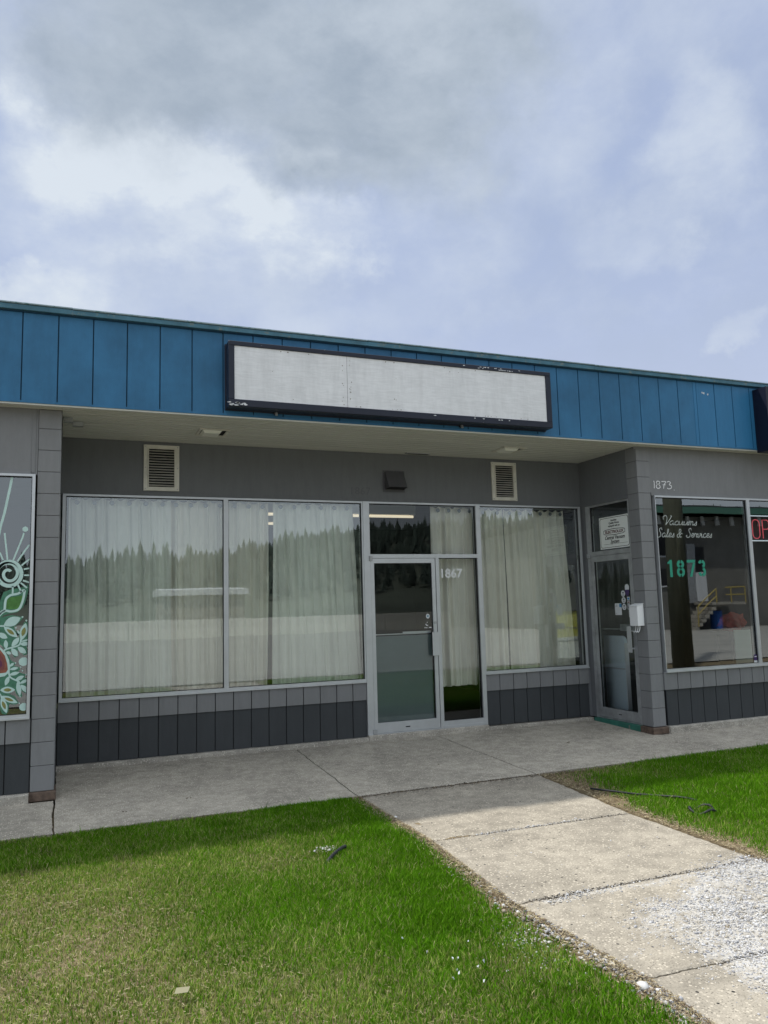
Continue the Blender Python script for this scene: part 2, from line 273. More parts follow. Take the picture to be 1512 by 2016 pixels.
MUR_P= [('D', [(-3.941, 1.606), (-3.933, 1.659), (-3.906, 1.739), (-3.838, 1.765), (-3.774, 1.774), (-3.73, 1.787), (-3.705, 1.806), (-3.704, 1.751), (-3.726, 1.649), (-3.745, 1.6), (-3.788, 1.558), (-3.847, 1.547), (-3.9, 1.535), (-3.928, 1.498), (-3.957, 1.473)]), ('D', [(-3.957, 1.483), (-3.9, 1.519), (-3.832, 1.533), (-3.758, 1.517), (-3.743, 1.503), (-3.814, 1.42), (-3.768, 1.349), (-3.787, 1.328), (-3.808, 1.355), (-3.755, 1.412), (-3.732, 1.465), (-3.712, 1.475), (-3.686, 1.426), (-3.679, 1.324), (-3.672, 1.259), (-3.707, 1.25), (-3.695, 1.185), (-3.724, 1.171), (-3.78, 1.226), (-3.769, 1.173), (-3.803, 1.158), (-3.838, 1.218), (-3.872, 1.194), (-3.892, 1.247), (-3.912, 1.269), (-3.952, 1.303)]), ('D', [(-3.947, 1.144), (-3.892, 1.221), (-3.847, 1.176), (-3.831, 1.133), (-3.792, 1.11), (-3.806, 1.084), (-3.761, 1.071), (-3.756, 1.05), (-3.77, 1.03), (-3.711, 1.005), (-3.715, 0.979), (-3.685, 0.961), (-3.679, 0.929), (-3.708, 0.899), (-3.675, 0.865), (-3.677, 0.828), (-3.716, 0.847), (-3.746, 0.87), (-3.73, 0.816), (-3.75, 0.804), (-3.78, 0.84), (-3.795, 0.873), (-3.838, 0.844), (-3.794, 0.82), (-3.758, 0.76), (-3.787, 0.746), (-3.836, 0.755), (-3.839, 0.693), (-3.857, 0.663), (-3.891, 0.676), (-3.907, 0.719), (-3.936, 0.726)]), ('G', [(-3.879, 1.663), (-3.856, 1.689), (-3.772, 1.704), (-3.753, 1.706), (-3.747, 1.671), (-3.765, 1.612), (-3.794, 1.586), (-3.853, 1.584), (-3.882, 1.593)]), ('L', [(-3.898, 1.444), (-3.874, 1.435), (-3.852, 1.432), (-3.832, 1.433), (-3.814, 1.438), (-3.798, 1.448), (-3.784, 1.463), (-3.772, 1.481), (-3.762, 1.507), (-3.787, 1.516), (-3.809, 1.519), (-3.828, 1.518), (-3.846, 1.512), (-3.862, 1.502), (-3.876, 1.488), (-3.888, 1.469)]), ('G', [(-3.868, 1.459), (-3.854, 1.454), (-3.842, 1.452), (-3.831, 1.453), (-3.822, 1.456), (-3.813, 1.461), (-3.805, 1.469), (-3.798, 1.478), (-3.793, 1.491), (-3.806, 1.496), (-3.818, 1.498), (-3.829, 1.497), (-3.839, 1.495), (-3.848, 1.489), (-3.856, 1.482), (-3.862, 1.472)]), ('L', [(-3.897, 1.433), (-3.89, 1.411), (-3.881, 1.392), (-3.869, 1.376), (-3.856, 1.362), (-3.841, 1.351), (-3.823, 1.343), (-3.804, 1.338), (-3.783, 1.336), (-3.79, 1.359), (-3.8, 1.378), (-3.811, 1.394), (-3.825, 1.408), (-3.84, 1.418), (-3.857, 1.426), (-3.876, 1.432)]), ('Y', [(-3.872, 1.41), (-3.868, 1.398), (-3.862, 1.388), (-3.856, 1.38), (-3.849, 1.373), (-3.84, 1.367), (-3.831, 1.363), (-3.821, 1.36), (-3.809, 1.359), (-3.813, 1.371), (-3.818, 1.381), (-3.824, 1.389), (-3.832, 1.397), (-3.84, 1.402), (-3.849, 1.406), (-3.86, 1.409)]), ('L', [(-3.944, 1.377), (-3.938, 1.361), (-3.931, 1.349), (-3.922, 1.34), (-3.913, 1.333), (-3.902, 1.328), (-3.89, 1.326), (-3.877, 1.327), (-3.863, 1.331), (-3.869, 1.347), (-3.877, 1.359), (-3.885, 1.368), (-3.895, 1.375), (-3.906, 1.379), (-3.917, 1.381), (-3.93, 1.381)]), ('L', [(-3.752, 1.305), (-3.734, 1.32), (-3.721, 1.336), (-3.711, 1.353), (-3.705, 1.372), (-3.702, 1.392), (-3.703, 1.413), (-3.707, 1.435), (-3.717, 1.459), (-3.735, 1.445), (-3.748, 1.428), (-3.758, 1.411), (-3.764, 1.392), (-3.767, 1.372), (-3.766, 1.351), (-3.762, 1.329)]), ('Y', [(-3.745, 1.342), (-3.734, 1.35), (-3.727, 1.358), (-3.722, 1.367), (-3.718, 1.377), (-3.717, 1.387), (-3.717, 1.398), (-3.72, 1.41), (-3.725, 1.422), (-3.735, 1.415), (-3.742, 1.406), (-3.748, 1.397), (-3.751, 1.387), (-3.752, 1.377), (-3.752, 1.366), (-3.75, 1.355)]), ('L', [(-3.829, 1.255), (-3.814, 1.258), (-3.802, 1.263), (-3.791, 1.27), (-3.783, 1.278), (-3.776, 1.289), (-3.771, 1.302), (-3.768, 1.316), (-3.768, 1.333), (-3.783, 1.33), (-3.795, 1.325), (-3.806, 1.318), (-3.815, 1.309), (-3.821, 1.298), (-3.826, 1.286), (-3.829, 1.272)]), ('L', [(-3.761, 1.274), (-3.751, 1.265), (-3.741, 1.26), (-3.731, 1.257), (-3.721, 1.256), (-3.711, 1.258), (-3.701, 1.261), (-3.692, 1.267), (-3.683, 1.275), (-3.693, 1.284), (-3.704, 1.289), (-3.714, 1.292), (-3.724, 1.293), (-3.733, 1.291), (-3.743, 1.288), (-3.752, 1.282)]), ('L', [(-3.757, 1.295), (-3.747, 1.294), (-3.737, 1.294), (-3.728, 1.295), (-3.718, 1.297), (-3.709, 1.299), (-3.7, 1.303), (-3.692, 1.307), (-3.684, 1.313), (-3.694, 1.314), (-3.703, 1.314), (-3.713, 1.313), (-3.722, 1.311), (-3.731, 1.308), (-3.74, 1.305), (-3.749, 1.3)]), ('L', [(-3.78, 1.248), (-3.777, 1.232), (-3.771, 1.219), (-3.765, 1.208), (-3.756, 1.2), (-3.746, 1.194), (-3.735, 1.191), (-3.722, 1.189), (-3.708, 1.191), (-3.711, 1.207), (-3.717, 1.22), (-3.724, 1.23), (-3.732, 1.239), (-3.742, 1.245), (-3.753, 1.248), (-3.766, 1.25)]), ('L', [(-3.829, 1.239), (-3.831, 1.224), (-3.829, 1.211), (-3.826, 1.2), (-3.821, 1.19), (-3.813, 1.182), (-3.804, 1.175), (-3.793, 1.17), (-3.778, 1.168), (-3.777, 1.183), (-3.778, 1.196), (-3.781, 1.208), (-3.787, 1.217), (-3.794, 1.225), (-3.803, 1.232), (-3.815, 1.237)]), ('L', [(-3.873, 1.236), (-3.865, 1.246), (-3.861, 1.256), (-3.858, 1.266), (-3.858, 1.276), (-3.859, 1.286), (-3.863, 1.296), (-3.869, 1.306), (-3.877, 1.316), (-3.885, 1.306), (-3.889, 1.296), (-3.892, 1.286), (-3.892, 1.276), (-3.891, 1.266), (-3.887, 1.256), (-3.881, 1.246)]), ('L', [(-3.872, 1.209), (-3.869, 1.201), (-3.864, 1.195), (-3.86, 1.191), (-3.855, 1.188), (-3.85, 1.186), (-3.844, 1.186), (-3.837, 1.188), (-3.83, 1.192), (-3.834, 1.2), (-3.838, 1.206), (-3.842, 1.21), (-3.847, 1.213), (-3.853, 1.215), (-3.859, 1.215), (-3.865, 1.213)]), ('L', [(-3.764, 1.359), (-3.764, 1.366), (-3.764, 1.372), (-3.766, 1.378), (-3.769, 1.383), (-3.772, 1.387), (-3.776, 1.391), (-3.781, 1.395), (-3.787, 1.397), (-3.787, 1.391), (-3.786, 1.385), (-3.784, 1.379), (-3.782, 1.374), (-3.778, 1.369), (-3.774, 1.365), (-3.77, 1.362)]), ('L', [(-3.837, 1.081), (-3.83, 1.08), (-3.824, 1.082), (-3.818, 1.084), (-3.814, 1.087), (-3.811, 1.091), (-3.808, 1.097), (-3.807, 1.103), (-3.806, 1.111), (-3.814, 1.111), (-3.82, 1.11), (-3.825, 1.108), (-3.829, 1.105), (-3.832, 1.1), (-3.835, 1.095), (-3.837, 1.089)]), ('L', [(-3.839, 1.054), (-3.829, 1.05), (-3.819, 1.048), (-3.81, 1.047), (-3.801, 1.047), (-3.792, 1.05), (-3.784, 1.054), (-3.776, 1.059), (-3.768, 1.067), (-3.779, 1.071), (-3.788, 1.073), (-3.798, 1.074), (-3.806, 1.074), (-3.815, 1.071), (-3.823, 1.067), (-3.831, 1.062)]), ('L', [(-3.842, 1.007), (-3.83, 1.003), (-3.818, 1.001), (-3.807, 1.001), (-3.796, 1.002), (-3.786, 1.005), (-3.776, 1.01), (-3.767, 1.017), (-3.758, 1.026), (-3.77, 1.031), (-3.782, 1.032), (-3.793, 1.033), (-3.804, 1.031), (-3.814, 1.028), (-3.824, 1.023), (-3.834, 1.016)]), ('L', [(-3.792, 0.957), (-3.78, 0.954), (-3.769, 0.954), (-3.758, 0.956), (-3.749, 0.959), (-3.74, 0.964), (-3.733, 0.972), (-3.726, 0.981), (-3.72, 0.992), (-3.733, 0.995), (-3.744, 0.995), (-3.754, 0.994), (-3.764, 0.99), (-3.772, 0.985), (-3.78, 0.978), (-3.787, 0.969)]), ('L', [(-3.753, 0.928), (-3.742, 0.926), (-3.732, 0.926), (-3.723, 0.928), (-3.714, 0.931), (-3.706, 0.935), (-3.699, 0.941), (-3.693, 0.949), (-3.687, 0.959), (-3.698, 0.961), (-3.708, 0.961), (-3.717, 0.959), (-3.726, 0.956), (-3.734, 0.951), (-3.741, 0.945), (-3.747, 0.938)]), ('L', [(-3.748, 0.917), (-3.745, 0.901), (-3.741, 0.888), (-3.735, 0.876), (-3.727, 0.865), (-3.718, 0.857), (-3.707, 0.85), (-3.694, 0.845), (-3.68, 0.842), (-3.682, 0.858), (-3.686, 0.871), (-3.692, 0.883), (-3.7, 0.894), (-3.709, 0.902), (-3.72, 0.909), (-3.733, 0.914)]), ('L', [(-3.773, 0.95), (-3.779, 0.933), (-3.782, 0.916), (-3.782, 0.899), (-3.781, 0.882), (-3.777, 0.865), (-3.77, 0.849), (-3.762, 0.833), (-3.75, 0.817), (-3.744, 0.835), (-3.741, 0.852), (-3.74, 0.869), (-3.742, 0.886), (-3.746, 0.903), (-3.753, 0.919), (-3.761, 0.935)]), ('L', [(-3.842, 0.997), (-3.853, 0.991), (-3.862, 0.983), (-3.868, 0.975), (-3.873, 0.965), (-3.876, 0.955), (-3.876, 0.943), (-3.875, 0.931), (-3.871, 0.917), (-3.86, 0.923), (-3.852, 0.931), (-3.845, 0.939), (-3.84, 0.949), (-3.838, 0.959), (-3.837, 0.97), (-3.838, 0.983)]), ('L', [(-3.911, 0.88), (-3.896, 0.866), (-3.88, 0.857), (-3.865, 0.851), (-3.85, 0.849), (-3.835, 0.85), (-3.82, 0.855), (-3.805, 0.862), (-3.79, 0.875), (-3.806, 0.889), (-3.822, 0.898), (-3.837, 0.904), (-3.852, 0.907), (-3.867, 0.906), (-3.882, 0.901), (-3.897, 0.893)]), ('Y', [(-3.884, 0.879), (-3.876, 0.872), (-3.867, 0.867), (-3.859, 0.864), (-3.85, 0.863), (-3.842, 0.863), (-3.834, 0.866), (-3.826, 0.87), (-3.818, 0.876), (-3.826, 0.884), (-3.835, 0.888), (-3.843, 0.892), (-3.852, 0.893), (-3.86, 0.892), (-3.868, 0.89), (-3.876, 0.886)]), ('L', [(-3.905, 0.828), (-3.892, 0.809), (-3.877, 0.794), (-3.861, 0.781), (-3.845, 0.772), (-3.827, 0.765), (-3.808, 0.76), (-3.789, 0.759), (-3.768, 0.761), (-3.781, 0.78), (-3.796, 0.795), (-3.812, 0.807), (-3.829, 0.817), (-3.846, 0.824), (-3.865, 0.828), (-3.884, 0.83)]), ('Y', [(-3.874, 0.812), (-3.867, 0.802), (-3.859, 0.794), (-3.85, 0.788), (-3.841, 0.783), (-3.831, 0.779), (-3.821, 0.777), (-3.81, 0.776), (-3.799, 0.777), (-3.806, 0.787), (-3.815, 0.795), (-3.823, 0.801), (-3.832, 0.806), (-3.842, 0.81), (-3.852, 0.812), (-3.863, 0.813)]), ('L', [(-3.9, 0.817), (-3.905, 0.796), (-3.906, 0.777), (-3.904, 0.758), (-3.9, 0.74), (-3.892, 0.724), (-3.882, 0.707), (-3.87, 0.692), (-3.853, 0.678), (-3.848, 0.699), (-3.847, 0.718), (-3.848, 0.737), (-3.853, 0.755), (-3.86, 0.772), (-3.87, 0.788), (-3.883, 0.803)]), ('Y', [(-3.889, 0.784), (-3.892, 0.773), (-3.893, 0.763), (-3.892, 0.753), (-3.889, 0.744), (-3.885, 0.735), (-3.88, 0.727), (-3.873, 0.719), (-3.863, 0.711), (-3.861, 0.722), (-3.86, 0.732), (-3.861, 0.742), (-3.863, 0.751), (-3.867, 0.76), (-3.873, 0.768), (-3.88, 0.776)]), ('L', [(-4.003, 1.237), (-3.922, 1.254), (-3.877, 1.21), (-3.846, 1.139), (-3.837, 1.081), (-3.843, 1.028), (-3.876, 0.999), (-3.914, 0.993), (-3.996, 0.995), (-4.059, 1.056), (-4.063, 1.192)]), ('R', [(-4.002, 1.226), (-3.921, 1.233), (-3.881, 1.178), (-3.86, 1.108), (-3.853, 1.055), (-3.867, 1.03), (-3.915, 1.025), (-3.997, 1.027), (-4.036, 1.071), (-4.039, 1.175)]), ('O', [(-4.002, 1.205), (-3.93, 1.207), (-3.895, 1.158), (-3.879, 1.099), (-3.882, 1.062), (-3.916, 1.048), (-3.988, 1.052), (-4.018, 1.09), (-4.02, 1.169)]), ('V', [(-3.991, 1.168), (-3.934, 1.17), (-3.903, 1.121), (-3.898, 1.089), (-3.917, 1.075), (-3.965, 1.077), (-3.989, 1.105)])]
MUR_D= [(-3.743, 2.306, 0.0242), (-3.687, 1.765, 0.0077), (-3.747, 1.514, 0.0078), (-3.714, 1.481, 0.0078), (-3.798, 1.419, 0.0068), (-3.729, 1.118, 0.0381), (-3.793, 1.109, 0.0059), (-3.751, 1.071, 0.0054), (-3.735, 1.039, 0.0068), (-3.703, 1.004, 0.0068), (-3.749, 0.812, 0.0059), (-3.753, 0.756, 0.0054), (-3.719, 0.722, 0.0342)]
# ================================================================ THE BUILDING
G=.2032; X0=-12.; X1=14.
bld=empty('shop_building',(0,0,-.1),'low grey strip of small shops with blue panelled fascia and recessed entrance','building')
CZ=.003
def boards(x0,x1,z0,z1,yf,yb,start,step,gap=.010):
    """vertical boards with real gaps between them"""
    b=MB(); k=math.floor((x0-start)/step)
    x=start+k*step
    while x<x1-1e-4:
        a=max(x+gap/2,x0); c=min(x+step-gap/2,x1)
        if c-a>.01: b.box(a,c,yf,yb,z0,z1)
        x+=step
    b.box(x0,x1,yb,yb+.02,z0,z1,1)
    return b
def dado(x0,x1,y,start,zl=.4117,zb=-.02,zt=.62):
    boards(x0,x1,zl,zt,y-.020,y-.002,start,G).build('siding_band',None,bld,mats=['grey_band','groove'])
    boards(x0,x1,zb,zl-.002,y-.002,y+.014,start,G).build('siding_skirt',None,bld,mats=['dark','groove'])
def rough_strip(name,x0,x1,yf,yb,z0,z1,m,amp=.006,parent=bld,nx=None):
    nx=nx or int((x1-x0)/.03); b=MB(); prof=[(yb,z0),(yf,z0),(yf,z0*.5+z1*.5),(yf,z1-.012),(yf+.012,z1),(yb,z1)]
    for i in range(nx+1):
        x=x0+(x1-x0)*i/nx
        for (y,z) in prof:
            n=noise.noise(Vector((x*9,y*9+3,z*16)))+.5*noise.noise(Vector((x*31,y*9,z*40)))
            b.v.append((x,y+(n*amp if y<yb else 0),z+(noise.noise(Vector((x*6,1,z)))*amp*.6 if z>z0 else 0)))
    k=len(prof)
    for i in range(nx):
        for j in range(k-1): b.f.append((i*k+j,i*k+j+1,(i+1)*k+j+1,(i+1)*k+j)); b.mi.append(0)
    b.f.append(tuple(range(k)));b.mi.append(0); b.f.append(tuple(nx*k+j for j in range(k)));b.mi.append(0)
    return b.build(name,m,parent)
FY=-1.206
# foundations (a concrete kerb under each stretch of wall)
rough_strip('foundation',-3.45,-.02,-.065,.3,-.16,-.022,'found')
rough_strip('foundation',-.02,1.6,-.07,.3,-.16,-.002,'found')
rough_strip('foundation',1.6,3.20,-.065,.3,-.16,-.03,'found')
rough_strip('foundation',X0,-3.66,FY-.06,FY+.2,-.16,-.022,'found',nx=200)
rough_strip('foundation',3.42,X1,FY-.065,FY+.2,-.16,-.02,'found',nx=260)
# siding below the windows
dado(-3.452,-.022,0,-3.2452); dado(1.606,3.19,0,1.606)
dado(3.412+.03,X1,FY,3.412+.0); dado(X0,-3.655,FY,-3.86)
B('siding_return','grey_band',bld,(3.412,3.445,FY-.021,FY+.05,.4117,.622))
# headers above the windows
Bs('wall','grey_wall',bld,(-3.47,3.24,0,.12,2.812,3.6))
Bs('wall','grey_band',bld,(X0,-3.655,FY+.004,FY+.14,2.812,3.6),(-3.705,-3.675,FY-.004,FY+.004,2.83,3.43))
B('wall','grey_band',bld,(3.412,X1,FY+.004,FY+.14,2.812,3.6))
Bs('wall_trim','grey_wall',bld,(-3.452,3.2,-.012,0,2.812,2.852),(3.205,3.232,-1.0,-.15,2.80,2.84))
Bs('wall_trim','grey_band',bld,(3.413,X1,FY-.010,FY+.003,2.812,2.85),(X0,-3.71,FY-.010,FY+.003,2.812,2.85))
# recess side walls
Bs('wall','grey_wall',bld,(-3.66,-3.455,-1.0,.12,-.1,3.6))
Bs('wall','grey_wall',bld,(3.222,3.40,-1.0,-.0,2.80,3.6))
Bs('corner_post','grey_wall',bld,(3.192,3.235,-.012,.1,-.02,2.811),(3.222,3.30,-.10,-.013,-.02,2.80),(3.186,3.192,-.006,.1,.0,2.8))
# rear, ends, roof, rooms
B('rear_wall','grey',bld,(X0,X1,7.9,8.1,-.1,4.25))
Bs('end_wall','grey',bld,(X0-.2,X0,FY,8.1,-.1,4.25),(X1,X1+.2,FY,8.1,-.1,4.25))
B('roof','dark',bld,(X0-.2,X1+.2,-1.30,8.1,4.1,4.2))
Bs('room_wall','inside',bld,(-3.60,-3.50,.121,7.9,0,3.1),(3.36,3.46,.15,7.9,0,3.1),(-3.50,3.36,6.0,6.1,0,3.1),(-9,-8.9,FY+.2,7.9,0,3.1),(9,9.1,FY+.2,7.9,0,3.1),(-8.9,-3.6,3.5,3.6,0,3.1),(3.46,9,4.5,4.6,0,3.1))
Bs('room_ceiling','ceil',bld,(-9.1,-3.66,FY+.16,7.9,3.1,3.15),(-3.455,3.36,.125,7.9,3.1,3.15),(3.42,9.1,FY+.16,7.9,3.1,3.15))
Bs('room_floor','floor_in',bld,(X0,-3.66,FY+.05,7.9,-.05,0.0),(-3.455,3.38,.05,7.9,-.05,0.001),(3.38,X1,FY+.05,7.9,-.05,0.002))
# inner linings below the sills
Bs('room_lining','inside',bld,(-3.45,-.03,.06,.12,0,.6),(1.61,3.19,.06,.12,0,.6),(3.42,X1,FY+.06,FY+.12,0,.6),(X0,-3.66,FY+.06,FY+.12,0,.6))
# ---- soffit: narrow cream boards running along the building
def soffit(x0,x1,y0,y1,z=3.43):
    b=MB(); n=max(1,round((y1-y0)/.1016)); st=(y1-y0)/n
    for i in range(n):
        ya=y0+i*st
        b.box(x0,x1,ya+.009,ya+st-.009,z,z+.004)
    b.box(x0,x1,y0,y1,z+.0042,z+.02,1)
    return b.build('soffit',None,bld,mats=['soffit','groove'])
soffit(-3.452,3.218,-1.355,0.0)
soffit(X0,-3.453,-1.355,FY+.004); soffit(3.219,X1,-1.355,FY+.004)
B('soffit_trim','soffit',bld,(X0,X1,-1.377,-1.357,3.425,3.445))
# ---- blue fascia
gs=.30417; g0=-3.8026
b=MB(); bb=MB(); k=math.floor((X0-g0)/gs)
x=g0+k*gs
while x<X1:
    xa,xb=max(X0-.2,x+.0055),min(X1+.2,x+gs-.0055)
    i=round((x-g0)/gs); (bb if i>=26 else b).box(xa,xb,-1.380,-1.36,3.462,4.285)
    x+=gs
b.build('fascia_panel','blue',bld); bb.build('fascia_panel','blue2',bld)['label']='fresher brighter blue fascia boards at the right end'
B('fascia_panel','blue2',bld,(4.055,4.1025,-1.3830,-1.3801,3.462,4.285))['label']='fresh blue paint overlapping the older boards'
B('fascia_backing','bluegroove',bld,(X0-.2,X1+.2,-1.36,-1.30,3.446,4.30))
B('fascia_trim','blue',bld,(X0-.2,X1+.2,-1.388,-1.36,3.440,3.461))
B('fascia_drip','bluegroove',bld,(X0-.2,X1+.2,-1.398,-1.36,4.286,4.294))
cb=MB(); 
for i in range(9):
    xa=X0-.2+i*2.94; cb.box(xa,min(xa+2.9395,X1+.2),-1.425,-1.28,4.296,4.345-.004*(i%2)); cb.box(xa,min(xa+2.9395,X1+.2),-1.435,-1.28,4.347-.004*(i%2),4.362-.003*(i%2),1)
cb.build('roof_cap',None,bld,mats=['cap',painted('cap_edge',(.30,.36,.38),chip=(.10,.2,.2),chipamt=.15,var=.2,vs=6)],bevel=.003)
# paint scars on the right of the fascia
for (px,pz) in ((4.205,4.155),(4.235,4.148),(4.30,4.14)):
    sc=MB(); sc.prism([(px+.014*math.cos(a)*random.uniform(.5,1.2),-1.382,pz+.018*math.sin(a)*random.uniform(.5,1.2)) for a in [i*2*math.pi/7 for i in range(7)]],(0,.0015,0))
    sc.build('bare_patch','paper',bld)['label']='small white bare patch where blue paint has flaked'
# ---- block columns
def column(x0,x1,y0,y1,name='column'):
    z0=.0092-.19+.1992-.19; zj=.1992; b=MB(); z=zj; lows=[]
    zz=[-.02]+[zj+i*G for i in range(17)]
    zz=[z for z in zz if z<3.43]+[3.43]
    for i in range(len(zz)-1):
        b.box(x0,x1,y0,y1,zz[i]+.0025,zz[i+1]-.0025)
    b.box(x0+.005,x1-.005,y0+.005,y1-.001,-.02,3.43,1)
    return b.build(name,None,bld,mats=['block',painted('mortar_paint',(.10,.10,.108))],bevel=.003)
column(-3.652,-3.456,FY,-1.0); column(3.2205,3.4118,FY,-1.0)
rough_strip('column_base',-3.67,-3.44,FY-.012,-.99,-.10,-.022,'rust',amp=.004,nx=12); 
rough_strip('column_base',3.19,3.43,FY-.03,-.99,-.10,-.024,'rust',amp=.006,nx=12)
B('wall_cap','grey_band',bld,(3.19,3.45,FY-.004,FY+.0,3.395,3.43))
# ---- windows: aluminium frame (part) > pane (sub-part)
def window(x0,x1,z0,z1,y,wl=.035,wr=.035,wb=.042,wt=.022,label=None,name='window'):
    b=MB(); rect_frame(b,x0,x1,z0,z1,y-.03,y+.06,wl,wr,wb,wt)
    b.box(x0,x1,y-.045,y-.03,z0,z0+.016)            # sill nose
    g=.006; rect_frame(b,x0+wl,x1-wr,z0+wb,z1-wt,y-.002,y+.03,g,g,g,g*1.6) if 0 else None
    for q in ((x0+wl,x0+wl+g),(x1-wr-g,x1-wr)): b.box(q[0],q[1],y-.012,y+.03,z0+wb,z1-wt,1)
    b.box(x0+wl+g,x1-wr-g,y-.012,y+.03,z1-wt-.009,z1-wt,1); b.box(x0+wl+g,x1-wr-g,y-.012,y+.03,z0+wb,z0+wb+.004,1)
    o=b.build(name,None,bld,mats=['alu','gasket'])
    if label:o['label']=label
    p=MB(); p.v=[(x0+wl,y,z0+wb),(x1-wr,y,z0+wb),(x1-wr,y,z1-wt),(x0+wl,y,z1-wt)]; p.f=[(0,1,2,3)];p.mi=[0]
    p=MB().box(x0+wl+.001,x1-wr-.001,y,y+.0002,z0+wb,z1-wt); pp=MB(); pp.v=p.v[:2]+[p.v[5],p.v[4]]; pp.f=[(0,1,2,3)]; pp.mi=[0]
    pp.build('pane','glass',o)
    return o
wA=window(-3.440,-1.700,.617,2.811,0,.033,.026,label='widest curtained window beside the left block column')
wB=window(-1.699,-.022,.617,2.811,0,.026,.018,label='curtained window just left of the glass entrance door')
wC=window(1.606,3.190,.617,2.811,0,.010,.032,label='curtained window between the entrance door and the side doorway')
wL=window(-5.30,-3.668,.617,2.811,FY,.03,.026,label='shop window painted with a spiral sun and leaves')
wL2=window(-6.95,-5.301,.617,2.811,FY)
wR=window(3.445,4.992,.617,2.811,FY,.010,.026,label='shop window lettered with green street number 1873')
wR2=window(4.993,6.60,.617,2.811,FY,.026,.03,label='shop window with a neon sign')
# plain wall beyond
B('wall','grey_band',bld,(X0,-6.951,FY+.004,FY+.06,.62,2.811)); B('wall','grey_band',bld,(6.601,X1,FY+.004,FY+.06,.62,2.811))
# ---- entrance 1867: jambs, transom window, sidelight
b=MB()
b.box(-.020,.062,-.035,.06,-.002,2.811); b.box(1.548,1.604,-.035,.06,-.002,2.811)      # jambs
b.box(.062,1.548,-.035,.06,2.110,2.158); b.box(.062,1.548,-.03,.06,2.789,2.811)
b.box(.945,.992,-.033,.06,-.002,2.110)
b.box(.992,1.548,-.033,.06,-.002,.085); b.box(.992,1.548,-.04,-.033,-.002,.03)
for q in ((.062,.067,2.158,2.789),(1.543,1.548,2.158,2.789),(.992,.996,.085,2.11),(1.540,1.548,.085,2.11)): b.box(q[0],q[1],-.012,.03,q[2],q[3],1)
b.box(.067,1.543,-.012,.03,2.780,2.789,1); b.box(.996,1.54,-.012,.03,2.102,2.11,1); b.box(.996,1.54,-.012,.03,.085,.091,1)
b.box(-.018,.945,-.04,.1,-.002,.010)
ef=b.build('entrance_frame',None,bld,mats=['alu','gasket'])
def pane(pts,parent,m='glass_thin',name='pane'):
    b=MB(); b.v=list(pts); b.f=[(0,1,2,3)]; b.mi=[0]; return b.build(name,m,parent)
pane([(.062,0,2.158),(1.548,0,2.158),(1.548,0,2.789),(.062,0,2.789)],ef)['label']='long pane above the entrance door'
sg=pane([(.992,0,.085),(1.548,0,.085),(1.548,0,2.11),(.992,0,2.11)],ef); sg['label']='tall side pane with white number 1867'
b1=text_mesh('street_number','1867',.155,(1.008,-.003,1.862),FRONT,mat('white_vinyl',(.72,.73,.74),rough=.5),ef,bold=.0045,sx=1.03,spacing=1.02); b1['label']='white vinyl number 1867 on the side pane'
# door leaf
b=MB(); rect_frame(b,.066,.938,.012,2.106,-.028,.018,.045,.048,.118,.058)
for q in ((.111,.116,.13,2.048),(.885,.890,.13,2.048)): b.box(q[0],q[1],-.012,.01,q[2],q[3],1)
b.box(.116,.885,-.012,.01,2.04,2.048,1)
b.box(.47,.53,-.0295,-.028,.055,.068,1)
dr=b.build('entrance_door',None,bld,mats=['alu','gasket']); dr['label']='glass entrance door in silver frame next to number 1867'
B('lower_panel',mat('teal_panel',(.165,.21,.215),rough=.5,var=.08,vscale=2),dr,(.116,.885,.030,.036,.13,1.155))
pane([(.111,-.005,.13),(.890,-.005,.13),(.890,-.005,2.048),(.111,-.005,2.048)],dr)
hb=MB(); hb.box(.848,.932,-.075,-.068,.895,1.185); hb.box(.90,.925,-.069,-.028,.93,.95); hb.box(.90,.925,-.069,-.028,1.13,1.15); hb.build('handle','alu',dr,bevel=.002)
hb=MB().tube([(.913,-.04,1.30),(.913,-.028,1.30)],.017,14); hb.build('lock','alu_old',dr)
hb=MB(); hb.box(.116,.86,.05,.068,1.168,1.18); hb.box(.50,.885,.045,.052,1.170,1.200); hb.build('push_bar','alu',dr)
B('hinge','alu_old',dr,(.045,.085,-.055,-.035,2.075,2.135),bevel=.003); B('hinge','alu_old',dr,(.045,.092,-.05,-.029,.0,.06),bevel=.003)
st=MB(); 
st.prism([(.825+.026*math.cos(a),-.0065,1.382+.03*math.sin(a)) for a in [i*math.pi/8 for i in range(16)]],(0,.001,0))
o=st.build('sticker','paper',dr); o['label']='small round sticker by the lock'
for q in ((.79,.805,1.275),(.80,.825,1.262),(.775,.79,1.235),(.80,.812,1.233),(.835,.87,1.236),(.81,.82,1.30)): B('label_scrap','paper',dr,(q[0],q[1],-.0065,-.0055,q[2],q[2]+.012))
b=MB(); b.box(.812,.838,-.0075,-.0068,1.375,1.392); b.build('sticker_print',mat('print_teal',(.05,.2,.28)),dr)
